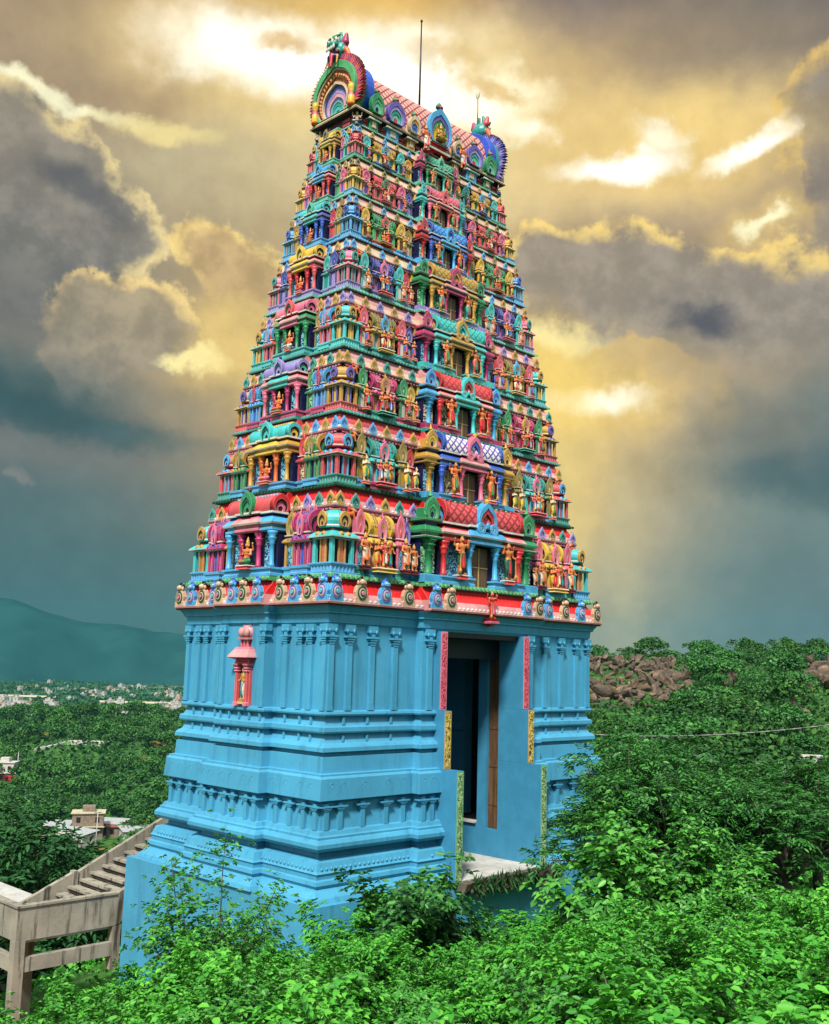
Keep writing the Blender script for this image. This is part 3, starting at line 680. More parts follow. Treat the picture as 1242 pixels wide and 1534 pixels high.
for k in range(1, 9):
    T = TIERS[k]; s, h = T['s'], T['h']; e1 = T['e1']
    ec = e1 - .40*s
    zb = T['z0'] + .30*h - .02; zt = T['z1'] - .10*s
    mb = MB()
    sweep(mb, [(ec, zb), (ec, lerp(zb, zt, .60)), (ec+.01, lerp(zb, zt, .605)), (ec+.01, lerp(zb, zt, .80)), (ec+.05*s, lerp(zb, zt, .81)), (ec+.05*s, zt)],
          lambda e: plan_at(e, T['sf'], T['sl']), ['navy', 'navy', 'navy', 'orange' if k < 4 else 'indigo', 'yellow' if k % 2 else 'gold'])
    tb(mb, 'tier_wall')

# ------------------------------------------------------------------ pavilions
def kuta(pal, w, H, k):
    """square corner pavilion under a ribbed dome; pal = main, second, base, dark, trim"""
    A, B, G, K, R = pal; hw = w/2
    zb, zc, zn, zd = .155*H, .49*H, .60*H, .65*H
    body = MB()
    body.loft(0, 0, hw*.66, hw*.66, [(0, zb), (0, zc)], K)
    for sx in (-1, 1):
        for sy in (-1, 1): body.cbox(sx*hw*.86, sy*hw*.86, w*.12, w*.14, zb, zc, A)
    for t in (-.26, .26):
        for a in range(4):
            c_, s_ = [(1,0),(0,1),(-1,0),(0,-1)][a]
            x, y = (c_*hw*.86 - s_*hw*t, s_*hw*.86 + c_*hw*t)
            body.cbox(x, y, w*.055, w*.055, zb, zc, B)
    for a in range(4):
        c_, s_ = [(1,0),(0,1),(-1,0),(0,-1)][a]
        body.cbox(c_*hw*.80, s_*hw*.80, w*(.12 if s_ else .05), w*(.12 if c_ else .05), zb, zc-.01, R)
    root = body.build('corner_pavilion')
    m = MB()
    m.loft(0, 0, hw, hw, [(.07*w, 0), (.07*w, .03*H), (.0, .035*H), (.0, .11*H), (.05*w, .118*H), (.07*w, .135*H), (.07*w, .155*H)], [G, G, G, 'white', G, G])
    for i in range(7):
        t = -1 + 2*i/6
        for q in ((t*hw*.98, -hw-.005), (-hw-.005, t*hw*.98), (hw+.005, t*hw*.98)): m.cbox(q[0], q[1], w*.04, w*.04, .036*H, .11*H, G)
    m.build('pavilion_base', root)
    m = MB()
    m.loft(0, 0, hw, hw, [(-.01*w, zc), (.01*w, zc+.01*H), (.13*w, zc+.02*H), (.14*w, zc+.035*H), (.10*w, zc+.06*H), (-.02*w, zc+.10*H), (-.14*w, zn+.01*H), (-.16*w, zd+.005*H)], ['white', A, 'white', A, A, A, K])
    for a in range(4):
        c_, s_ = [(1,0),(0,1),(-1,0),(0,-1)][a]
        for t in (-.30, .30):
            m.ell((c_*hw*1.10 - s_*hw*t, s_*hw*1.10 + c_*hw*t, zc+.065*H), (w*.10, w*.10, .045*H), B, 8, 5)
    m.build('pavilion_eave', root)
    m = MB()
    n = 8; r = hw*1.02
    m.lathe(0, 0, [(r*.80, zd), (r*1.03, zd+.01*H), (r*1.05, zd+.03*H), (r*.96, zd+.045*H), (r*1.04, zd+.10*H), (r*1.02, zd+.15*H), (r*.88, zd+.205*H), (r*.62, zd+.25*H), (r*.30, zd+.275*H), (r*.22, zd+.29*H)], n, [A, A, 'white', A, A, A, A, A, A], rot=pi/8, smooth=False)
    m.lathe(0, 0, [(r*.34, zd+.275*H), (r*.36, zd+.285*H), (r*.16, zd+.30*H), (r*.20, zd+.32*H), (r*.10, zd+.345*H), (.008, zd+.375*H)], 8, B)
    m.build('dome', root)
    for a in range(4):
        m = MB(); arch(m, w*.44, .225*H, zd+.02*H, -hw*.98, [(1.0, B), (.72, 'dark'), (.52, B)], K, t=.05*w+.02)
        o = m.build('niche_arch', root); o.rotation_euler = (0, 0, a*pi/2)
    return root
def panjara(pal, w, H, k, name='slim_pavilion', deep=.5):
    """narrow pavilion with two posts and one tall horseshoe arch"""
    A, B, G, K, R = pal; hw = w/2; dp = w*deep
    zb, zc, zn = .14*H, .49*H, .59*H
    m = MB()
    m.box(-hw*.80, hw*.80, -dp*.80, .3*w, zb, zc, K)
    for sx in (-1, 1): m.cbox(sx*hw*.80, -dp*.86, w*.17, w*.17, zb, zc, A)
    m.box(-hw*.42, hw*.42, -dp*.88, -dp*.8, zb+.02*H, zc-.05*H, R); m.box(-hw*.5, hw*.5, -dp*.9, -dp*.8, zc-.05*H, zc, A)
    root = m.build(name)
    m = MB(); m.loft(0, .15*w-dp*.5, hw, dp*.5+.15*w, [(.07*w, 0), (.07*w, .03*H), (.0, .035*H), (.0, .09*H), (.09*w, .10*H), (.09*w, .14*H)], [G, G, G, 'white', G])
    m.build('pavilion_base', root)
    m = MB(); m.loft(0, .15*w-dp*.5, hw, dp*.5+.15*w, [(-.04*w, zc), (.14*w, zc+.012*H), (.16*w, zc+.03*H), (.05*w, zc+.065*H), (-.06*w, zc+.085*H), (-.08*w, zc+.10*H), (.0, zc+.105*H), (.04*w, zc+.115*H), (.04*w, zc+.13*H), (-.1*w, zc+.135*H)], ['white', A, A, A, K, A, A, 'white', A])
    m.ell((0, -dp-.05*w, zc+.05*H), (w*.16, w*.12, .035*H), B, 8, 5)
    m.build('pavilion_eave', root)
    m = MB()
    arch(m, w*1.02, .37*H, zc+.125*H, -dp*.72, [(1.0, A), (.78, B), (.58, A)], K if k % 2 else B, t=.12*w, tip=.03*H)
    m.box(-hw*.72, hw*.72, -dp*.70, .3*w, zc+.13*H, zc+.36*H, A)
    m.ell((0, -dp*.8, zc+.20*H), (w*.12, w*.1, .07*H), B, 8, 5)
    m.build('niche_arch', root)
    m = MB(); m.lathe(0, -dp*.72, [(.10*w, zc+.475*H), (.14*w, zc+.49*H), (.06*w, zc+.51*H), (.09*w, zc+.53*H), (.008, zc+.56*H)], 8, B); m.build('finial', root)
    return root
def shala(pal, w, H, k, dp):
    """wide pavilion with a wagon roof, arches at both ends and one in front"""
    A, B, G, K, R = pal; hw = w/2
    zb, zc, zn = .13*H, .47*H, .60*H
    m = MB()
    m.box(-hw*.90, hw*.90, -dp*.72, .3*dp, zb, zc, K)
    for t in (-.93, -.40, .40, .93): m.cbox(t*hw, -dp*.80, .10*w, .10*w, zb, zc, A)
    m.box(-hw*.86, -hw*.46, -dp*.76, -dp*.72, zb+.02*H, zc-.02*H, R); m.box(hw*.46, hw*.86, -dp*.76, -dp*.72, zb+.02*H, zc-.02*H, R)
    m.box(-hw*.33, hw*.33, -dp*.75, -dp*.72, zb+.02*H, zc-.02*H, 'blue' if k % 2 else 'navy')
    root = m.build('wagon_roof_pavilion')
    m = MB(); m.loft(0, -dp*.35, hw, dp*.65, [(.04*w, 0), (.04*w, .03*H), (.0, .035*H), (.0, .085*H), (.05*w, .095*H), (.05*w, .13*H)], [G, G, G, 'white', G])
    m.build('pavilion_base', root)
    m = MB(); m.loft(0, -dp*.35, hw, dp*.60, [(-.02*w, zc), (.06*w, zc+.012*H), (.075*w, zc+.03*H), (.03*w, zc+.07*H), (-.04*w, zc+.105*H), (-.05*w, zc+.125*H), (-.02*w, zc+.13*H), (-.02*w, zc+.15*H), (-.06*w, zc+.155*H)], ['white', A, A, A, K, A, 'white', A])
    for t in (-.78, -.25, .25, .78): m.ell((t*hw, -dp*.95-.04*w, zc+.06*H), (w*.06, w*.06, .04*H), B, 8, 5)
    m.build('pavilion_eave', root)
    m = MB()                                                              # wagon roof
    n = 12; z0 = zc+.15*H; hh = .30*H; L = hw*.86; rd = dp*.55; yc = -dp*.35
    vs = []
    for i in range(n+1):
        a = -.35 + (pi+.70)*i/n
        y = yc - rd*1.0*cos(a); z = z0 + hh*(sin(a)+.343)/1.343
        vs += [(-L, y, z), (L, y, z)]
    m.add(vs, [(2*i+1, 2*i, 2*i+2, 2*i+3) for i in range(n)], A, True)
    m.add(vs[0::2], [tuple(range(n+1))], A); m.add(vs[1::2], [tuple(range(n, -1, -1))], A)
    for t in (-.84, -.6, -.36, .36, .6, .84):
        for i in range(2, n//2+1):
            y0_, z0_ = vs[2*i][1], vs[2*i][2]; m.cbox(t*L, y0_-.01*w, .045*w, .05*w, z0_-.012*H, z0_+.03*H, B)
    for t in (-.66, -.33, 0, .33, .66): m.lathe(t*L, yc, [(.035*w, z0+hh+.02*H), (.05*w, z0+hh+.045*H), (.02*w, z0+hh+.065*H), (.03*w, z0+hh+.08*H), (.005, z0+hh+.12*H)], 8, R if t else B)
    m.box(-L, L, yc-.03*w, yc+.03*w, z0+hh-.005*H, z0+hh+.03*H, B)
    m.build('wagon_roof', root)
    for sx in (-1, 1):                                                    # end arches stand across the roof
        m = MB(); arch(m, rd*2.5, hh*1.18, z0-.01*H, 0, [(1.0, A if k % 2 else B), (.74, 'dark'), (.55, A)], K, t=.09*w)
        o = m.build('end_arch', root); o.location = (sx*L*.985, yc, 0); o.rotation_euler = (0, 0, sx*pi/2)
    m = MB(); arch(m, w*.34, .33*H, zc+.10*H, -dp*.98, [(1.0, R), (.76, B if B != R else A), (.56, R)], K, t=.07*w, tip=.03*H)
    m.lathe(0, -dp*.98, [(.05*w, zc+.41*H), (.06*w, zc+.43*H), (.02*w, zc+.45*H), (.03*w, zc+.465*H), (.005, zc+.49*H)], 8, R)
    m.build('niche_arch', root)
    return root
def flank(pal, w, H, k):
    """clustered pier: slender shaft under a tower of stacked mouldings and an arch"""
    A, B, G, K, R = pal; hw = w/2
    m = MB()
    m.loft(0, 0, hw, hw, [(.08*w, 0), (.08*w, .10*H), (-.05*w, .11*H)], [G, G])
    m.box(-hw*.9, hw*.9, -hw*.35, hw*1.6, .1*H, .66*H, K)
    m.box(hw*.34, hw*.86, -hw*.40, -hw*.35, .14*H, .46*H, R); m.box(-hw*.86, -hw*.34, -hw*.40, -hw*.35, .14*H, .46*H, R)
    m.lathe(0, -hw*.45, [(.17*w, .10*H), (.22*w, .12*H), (.17*w, .14*H), (.15*w, .40*H), (.22*w, .42*H), (.16*w, .44*H), (.30*w, .48*H), (.34*w, .50*H), (.2*w, .51*H), (.36*w, .545*H), (.40*w, .56*H)], 12, A)
    root = m.build('clustered_pier')
    m = MB(); m.loft(0, 0, hw*.9, hw*.9, [(-.1*w, .56*H), (.14*w, .575*H), (.16*w, .595*H), (-.02*w, .61*H), (-.02*w, .64*H), (.12*w, .655*H), (.13*w, .68*H), (.02*w, .73*H), (-.08*w, .75*H), (-.08*w, .80*H), (.10*w, .81*H), (.10*w, .835*H), (-.1*w, .84*H)], [A, A, 'white', A, A, A, A, A, K, 'white', A, A])
    m.build('stacked_mouldings', root)
    m = MB(); arch(m, w*.86, .29*H, .835*H, -hw*.7, [(1.0, A), (.74, B), (.54, A)], K, t=.14*w, tip=.03*H); m.box(-hw*.46, hw*.46, -hw*.6, hw*.8, .84*H, .98*H, A); m.lathe(0, -hw*.55, [(.10*w, 1.12*H), (.15*w, 1.14*H), (.06*w, 1.16*H), (.008, 1.22*H)], 8, B)
    for t in (-.62, .62): m.ell((t*hw, -hw*.72, .90*H), (.13*w, .10*w, .06*H), B, 8, 5)
    m.build('niche_arch', root)
    return root
def bay(pal, half, H, k, door, dp, s, roofc=None, nasi=None):
    """middle bay: posts, entablature, wagon roof with a great ring; with a window on the long side, an image niche on the short side"""
    A, B, G, K, R = pal
    m = MB(); zc = .52*H
    pw = .17*s if door else .15*s
    dw = half*(.27 if door else .30)
    xs = [half*.96, dw+pw*.6]
    m.box(-half, half, -dp*.35, .3*s, 0, zc, 'navy')
    for sg in (-1, 1):
        for i, x in enumerate(xs):
            C = A if i == 0 else (B if door else R)
            m.lathe(sg*x, -dp*.78, [(pw*.62, .10*H), (pw*.62, .13*H), (pw*.48, .14*H), (pw*.42, .36*H), (pw*.58, .375*H), (pw*.46, .39*H), (pw*.76, .43*H), (pw*.82, .445*H), (pw*.5, .455*H), (pw*.92, .49*H), (pw*.98, .52*H)], 10, C)
    root = m.build('middle_bay')
    segs = ((-half*1.04, -dw), (dw, half*1.04)) if door else ((-half*1.04, half*1.04),)
    for a, b in segs:
        m = MB(); m.loft((a+b)/2, -dp*.35, (b-a)/2, dp*.65, [(.03*s, 0), (.03*s, .03*H), (0, .035*H), (0, .075*H), (.05*s, .08*H), (.05*s, .10*H)], [G, G, G, 'white', G])
        m.build('pavilion_base', root)
    if door:
        m = MB(); m.box(-dw*.86, dw*.86, -dp*.42, -dp*.355, -.01*H, .50*H, 'old_wood')
        m.box(-.014*s, .014*s, -dp*.47, -dp*.425, 0, .50*H, 'gold'); m.box(-dw*.86, dw*.86, -dp*.468, -dp*.427, .25*H, .25*H+.022*s, 'gold')
        m.box(-dw*.80, -dw*.1, -dp*.424, -dp*.421, .27*H, .47*H, 'brown')
        m.build('window', root)
    for sg in (-1, 1):
        m = MB(); a, b = sorted((sg*(half*.86), sg*(dw+pw*1.25)))
        m.box(a + (b-a)*.04, b - (b-a)*.04, -dp*.48, -dp*.355, .105*H, .51*H, R if R.startswith('scroll') else 'scroll_blue')
        m.build('lattice_panel', root)
    m = MB()
    def ent(x0, x1, yd, C, up=0):
        m.loft((x0+x1)/2, -yd*.4, (x1-x0)/2, yd*.6, [(0, zc), (.05*s, zc+.015*H), (.05*s, zc+.04*H), (-.01*s, zc+.05*H), (.02*s, zc+.08*H), (.10*s, zc+.085*H), (.12*s, zc+.105*H), (.05*s, zc+.15*H+up), (-.03*s, zc+.18*H+up), (-.05*s, zc+.205*H+up), (.05*s, zc+.21*H+up), (.05*s, zc+.235*H+up), (-.05*s, zc+.24*H+up)],
               [C, C, 'white', C, C, 'white', 'rose' if C in ('red','coral','pink','magenta') else C, C, 'black', C, 'white', C])
    ent(-half*1.0, half*1.0, dp*.92, A)
    ent(-dw-pw*1.3, dw+pw*1.3, dp*1.12, B, .005*H)
    m.build('entablature', root)
    # wagon roof, its lattice as surface pattern
    m = MB(); n = 12; z0 = zc+.24*H; hh = (.27 if door else .19)*H; L = half*.93; rd = dp*.78; yc = -dp*.28
    vs = []; arc = [0]
    for i in range(n+1):
        a = -.35 + (pi*.75)*i/n; y = yc - rd*cos(a); z = z0 + hh*(sin(a)+.343)/1.343
        vs += [(-L, y, z), (L, y, z)]
        if i: arc.append(arc[-1] + sqrt((vs[-1][1]-vs[-3][1])**2 + (vs[-1][2]-vs[-3][2])**2))
    f0 = len(m.f)
    m.add(vs, [(2*i+1, 2*i, 2*i+2, 2*i+3) for i in range(n)], 'vault_%d' % k if door else roofc, True)
    for i in range(n): m.uv[f0+i] = [(L/s, arc[i]/s), (-L/s, arc[i]/s), (-L/s, arc[i+1]/s), (L/s, arc[i+1]/s)]
    m.box(-L, L, yc-.04*s, yc+.05*s, z0+hh-.01*H, z0+hh+.028*H, 'deepgreen' if door else B)
    for i in range(int(14)): m.ell((-L+2*L*(i+.5)/14, yc-.04*s, z0+hh+.005*H), (.045*s, .04*s, .03*s), A if i % 2 else 'mint', 6, 4)
    m.build('wagon_roof', root)
    for sg in (-1, 1):
        m = MB(); arch(m, rd*(2.2 if door else 1.8), hh*1.14, z0-.01*H, 0, [(1.0, A if door else (roofc if k != 1 else 'red')), (.72, 'dark'), (.55, B)], K, t=.12*s)
        o = m.build('end_arch', root); o.location = (sg*L, yc, 0); o.rotation_euler = (0, 0, sg*pi/2)
    m = MB()
    rw = half*(.30 if door else .36); zr = zc+.16*H if door else zc+.20*H
    if door:
        hs = horseshoe(rw*1.55, .40*H, zr, tip=.05*H)
        m.ring(hs, scaled(hs, .80, zr), -dp*.6, -dp*1.28, B); m.ring(scaled(hs, .80, zr), scaled(hs, .62, zr), -dp*.6, -dp*1.20, 'turq' if B == 'blue' else A)
        m.plate([(x, z) for x, z in scaled(hs, .63, zr)], -dp*.6, -dp*.95, 'dark')
        for sg in (-1, 1):
            c = (sg*rw*.55, -dp*1.2, zr+.05*H)
            o_ = [(c[0]+rw*.34*cos(t*pi/6), c[2]+rw*.34*sin(t*pi/6)) for t in range(12)]; i_ = [(c[0]+rw*.17*cos(t*pi/6), c[2]+rw*.17*sin(t*pi/6)) for t in range(12)]
            m.ring(o_, i_, -dp*.7, -dp*1.30, B); m.plate(i_, -dp*.7, -dp*1.2, 'turq' if B != 'turq' else 'blue')
        m.ell((0, -dp*1.1, zr+.395*H), (rw*.16, rw*.20, .05*H), 'gold', 8, 5); m.ell((0, -dp*1.26, zr+.09*H), (rw*.15, rw*.1, .05*H), B, 8, 5)
    else:
        arch(m, rw*1.5, .30*H, zr, -dp*1.0, [(1.0, nasi), (.76, 'deepgreen' if nasi != 'deepgreen' else 'gold'), (.58, nasi)], K, t=.14*s, tip=.03*H)
        m.ell((0, -dp*1.05, zr+.31*H), (rw*.18, rw*.16, .03*H), K, 8, 5)
    m.build('great_arch', root)
    return root
for i, (a, b) in {1: ('red','coral'), 2: ('purple','white'), 3: ('red','coral'), 4: ('teal','turq'), 5: ('olive','gold'), 6: ('blue','sky'), 7: ('pink','coral'), 8: ('green','mint')}.items():
    lattice_mat('vault_%d' % i, PAL[a] if i != 1 else (150,34,40), PAL[b], 3.4, 3.4, .11)

KUTA = {1: ('turq','gold','sky','maroon','orange'), 2: ('coral','sky','teal','navy','red'), 3: ('gold','purple','coral','maroon','yellow'), 4: ('turq','gold','turq','deepgreen','yellow'),
        5: ('pink','teal','lilac','deepgreen','magenta'), 6: ('sky','blue','sky','navy','teal'), 7: ('yellow','gold','sky','olive','gold'), 8: ('coral','red','teal','maroon','pink')}
PANJ = {1: ('pink','coral','teal','navy','scroll_blue'), 2: ('olive','gold','sky','maroon','gold'), 3: ('green','lime','magenta','maroon','white'), 4: ('coral','pink','turq','maroon','white'),
        5: ('turq','teal','mint','deepgreen','white'), 6: ('yellow','gold','sky','brown','brown'), 7: ('pink','magenta','mint','indigo','purple'), 8: ('turq','teal','mint','navy','deepgreen')}
SHAL = {1: ('yellow','gold','sky','navy','pink'), 2: ('turq','teal','magenta','navy','pink'), 3: ('magenta','pink','teal','navy','gold'), 4: ('gold','olive','turq','deepgreen','sky'),
        5: ('indigo','blue','lilac','black','pink'), 6: ('lime','green','orange','deepgreen','coral'), 7: ('coral','red','coral','maroon','green'), 8: ('yellow','gold','blue','navy','sky')}
SLIM = {1: ('purple','lilac','sky','navy','scroll_green'), 2: ('red','coral','sky','maroon','scroll_cream'), 3: ('yellow','gold','magenta','navy','scroll_blue'), 4: ('indigo','lilac','turq','black','cream'),
        5: ('red','coral','lilac','maroon','scroll_blue'), 6: ('olive','gold','sky','brown','cream'), 7: ('indigo','purple','mint','navy','lilac'), 8: ('yellow','orange','mint','brown','gold')}
FLNK = {1: ('green','lime','sky','navy','scroll_green'), 2: ('gold','yellow','sky','navy','scroll_blue'), 3: ('sky','blue','magenta','navy','scroll_cream'), 4: ('magenta','pink','turq','navy','scroll_blue'),
        5: ('green','deepgreen','lilac','black','scroll_green'), 6: ('red','coral','sky','navy','scroll_green'), 7: ('turq','teal','mint','navy','scroll_cream'), 8: ('magenta','pink','mint','navy','scroll_blue')}
BAYF = {1: ('red','sky','sky','maroon','scroll_blue'), 2: ('blue','pink','sky','maroon','scroll_cream'), 3: ('red','turq','magenta','navy','scroll_cream'), 4: ('turq','gold','turq','maroon','scroll_blue'),
        5: ('gold','magenta','lilac','black','scroll_green'), 6: ('blue','sky','sky','navy','scroll_blue'), 7: ('pink','coral','mint','maroon','scroll_green'), 8: ('green','mint','mint','navy','scroll_green')}
BAYL = {1: ('sky','pink','sky','maroon','magenta'), 2: ('gold','yellow','sky','navy','orange'), 3: ('pink','turq','magenta','navy','magenta'), 4: ('green','pink','turq','navy','green'),
        5: ('coral','yellow','lilac','maroon','red'), 6: ('blue','turq','sky','navy','blue'), 7: ('red','sky','mint','maroon','coral'), 8: ('gold','yellow','mint','olive','gold')}
BAYR = {1: ('coral','green'), 2: ('turq','turq'), 3: ('lilac','lilac'), 4: ('pink','coral'), 5: ('yellow','yellow'), 6: ('turq','mint'), 7: ('sky','sky'), 8: ('yellow','olive')}
SHLL = {1: ('magenta','purple','sky','maroon','pink'), 2: ('green','gold','sky','deepgreen','olive'), 3: ('sky','blue','magenta','navy','red'), 4: ('coral','sky','turq','maroon','sky'),
        5: ('indigo','blue','lilac','black','lilac'), 6: ('olive','gold','sky','navy','gold'), 7: ('pink','magenta','mint','indigo','purple'), 8: ('turq','teal','mint','navy','deepgreen')}
PJL = {1: ('gold','olive','sky','navy','scroll_blue'), 2: ('red','coral','sky','navy','scroll_cream'), 3: ('green','lime','magenta','maroon','scroll_green'), 4: ('olive','gold','turq','navy','scroll_blue'),
       5: ('turq','teal','lilac','navy','teal'), 6: ('red','magenta','sky','maroon','coral'), 7: ('green','deepgreen','mint','navy','lime'), 8: ('pink','magenta','mint','navy','purple')}
SPOTS = []       # where statues stand: (kind, face, u, e, z, height, tier)
for k in range(1, 9):
    T = TIERS[k]; s, h, sf, sl, eb = T['s'], T['h'], T['sf'], T['sl'], T['eb']
    zs = T['z0'] + .30*h; H = .72*h*.985; pr = PR0*(.4+.6*sf)
    kw = .76*(.08 + .92*sl); e_k = eb - .05*s
    # corners
    proto = kuta(KUTA[k], kw, H, k); first = True
    for (x, y) in ((-e_k + kw/2, -e_k + kw/2), (W + e_k - kw/2, -e_k + kw/2), (-e_k + kw/2, D + e_k - kw/2), (W + e_k - kw/2, D + e_k - kw/2)):
        o = proto if first else copy_tree(proto); first = False
        o.parent = TOWER; o.location = Vector((x, y, zs)) - TB
    # long side
    c = W/2; bf = BF0*sf; lo = -e_k + kw + .05*s; hi = c - bf - .02
    rest_ = hi - lo; fw = [.155, .50, .155, .19]
    pw = rest_*fw[0]; sw_ = rest_*fw[1]; lw = rest_*fw[3]
    up = [lo + pw/2 + .02*s, lo + pw + sw_/2 + .03*s, lo + pw + sw_ + pw/2 + .04*s, lo + 2*pw + sw_ + lw/2 + .03*s]
    ep = eb - .40*s
    pj = panjara(PANJ[k], pw*.82, H, k); first = True
    for u in (up[0], up[2], W-up[0], W-up[2]):
        o = pj if first else copy_tree(pj); first = False
        place(o, 'F', u, eb - .06*s - pw*.5, zs)
        SPOTS.append(('attendant', 'F', u + (.05*s if u < c else -.05*s), eb + .02*s, zs + (.10*H if k != 2 else .06*H), .62*s*(1.42 if k < 4 else 1.25), k))
    sh = shala(SHAL[k], sw_*.76, H, k, .62*s*.8); first = True
    for u in (up[1], W-up[1]):
        o = sh if first else copy_tree(sh); first = False
        place(o, 'F', u, eb - .06*s - .5*s, zs)
        SPOTS.append(('group', 'F', u, eb - .02*s, zs + .09*H, .86*s, k))
    sm = panjara(SLIM[k], lw*.66, H*.93, k, 'slim_pavilion', .4); first = True
    for u in (up[3], W-up[3]):
        o = sm if first else copy_tree(sm); first = False
        place(o, 'F', u, eb - .24*s - lw*.3, zs)
        if k < 6: SPOTS.append(('attendant', 'F', u, eb + .0*s, zs + .10*H, .74*s, k))
    fl_ = flank(FLNK[k], .62*s*(.7+.3*sf), H*1.17, k); first = True
    for u in (c - bf + .33*s, c + bf - .33*s):
        o = fl_ if first else copy_tree(fl_); first = False
        place(o, 'F', u, eb + pr - .36*s, zs)
    b_ = bay(BAYF[k], bf - .74*s, H*1.27, k, True, .42*s, s); place(b_, 'F', c, eb + pr - .42*s, zs)
    hb = bf - .74*s
    for sg in (-1, 1): SPOTS.append(('guardian', 'F', c + sg*hb*.60, eb + pr + .02*s, zs + .11*H, 1.16*s, k))
    # short side
    c = D/2; bl = BL0*sl; hi = c - bl - .02; lo = -e_k + kw + .03*s; rest_ = hi - lo
    both = k <= 4
    if both:
        sw_ = rest_*.60; pw = rest_*.36
        q = shala(SHLL[k], sw_*.90, H, k, .55*s); first = True
        for u in (lo + sw_/2, D - lo - sw_/2):
            o = q if first else copy_tree(q); first = False
            place(o, 'L', u, eb - .06*s - .44*s, zs)
    else:
        sw_ = rest_*.5; pw = rest_*.48
        q = panjara(SHLL[k], sw_*.96, H, k); first = True
        for u in (lo + sw_/2, D - lo - sw_/2):
            o = q if first else copy_tree(q); first = False
            place(o, 'L', u, eb - .06*s - sw_*.5, zs)
    q = panjara(PJL[k], pw*.92, H*.97, k); first = True
    for u in (lo + rest_*.98 - pw/2, D - lo - rest_*.98 + pw/2):
        o = q if first else copy_tree(q); first = False
        place(o, 'L', u, eb - .10*s - pw*.5, zs)
    b_ = bay(BAYL[k], bl - .06*s, H*1.27, k, False, .40*s, s, *BAYR[k]); place(b_, 'L', c, eb + pr - .40*s, zs)
    SPOTS.append(('seated', 'L', c, eb + pr + .0*s, zs + .13*H, .86*s, k))
    SPOTS.append(('crouching', 'F', -T['e1'] + .16*s + (.35*s), T['e1'] - .02*s, T['z1'] - .34*s, .42*s, k))
    SPOTS.append(('crouching', 'F', W + T['e1'] - .25*s, T['e1'] - .02*s, T['z1'] - .30*s, .42*s, k))
# ------------------------------------------------------------------ statues: one continuous body each, painted in zones
def statue_mesh(name, prims, vox=.022):
    """prims: (kind, args, material). The pieces are fused into one skin; each face takes the paint of the piece it lies on"""
    mb = MB()
    for kd, a, m in prims:
        if kd == 't': mb.tube(a[0], a[1], a[2], a[3], 10, m); mb.ell(a[1], (a[3],)*3, m, 10, 6); mb.ell(a[0], (a[2],)*3, m, 10, 6)
        else: mb.ell(a[0], a[1], m, 12, 8)
    me = bpy.data.meshes.new('tmp'); me.from_pydata(mb.v, [], mb.f); me.update()
    ob = bpy.data.objects.new('tmp', me); COL.objects.link(ob)
    md = ob.modifiers.new('skin', 'REMESH'); md.mode = 'VOXEL'; md.voxel_size = vox; md.use_smooth_shade = True
    bpy.context.view_layer.update()
    dg = bpy.context.evaluated_depsgraph_get()
    res = bpy.data.meshes.new_from_object(ob.evaluated_get(dg)); res.name = name
    bpy.data.objects.remove(ob); bpy.data.meshes.remove(me)
    names = list(dict.fromkeys(m for _, _, m in prims))
    res.materials.clear()
    for n in names: res.materials.append(MATS[n])
    cs = np.empty(len(res.polygons)*3, 'f'); res.polygons.foreach_get('center', cs); cs = cs.reshape(-1, 3)
    best = np.full(len(cs), 1e9); idx = np.zeros(len(cs), int)
    for kd, a, m in prims:
        if kd == 't':
            p, q = np.array(a[0]), np.array(a[1]); d = q - p; t = np.clip(((cs - p) @ d)/max(d @ d, 1e-9), 0, 1)
            dist = np.linalg.norm(cs - (p + t[:, None]*d), axis=1) - (a[2] + (a[3]-a[2])*t)
        else:
            c, r = np.array(a[0]), np.array(a[1]); g = np.linalg.norm((cs - c)/r, axis=1); dist = (g - 1)*r.min()
        k = dist < best; best[k] = dist[k]; idx[k] = names.index(m)
    res.polygons.foreach_set('material_index', idx); res.polygons.foreach_set('use_smooth', [True]*len(cs)); res.update()
    return res
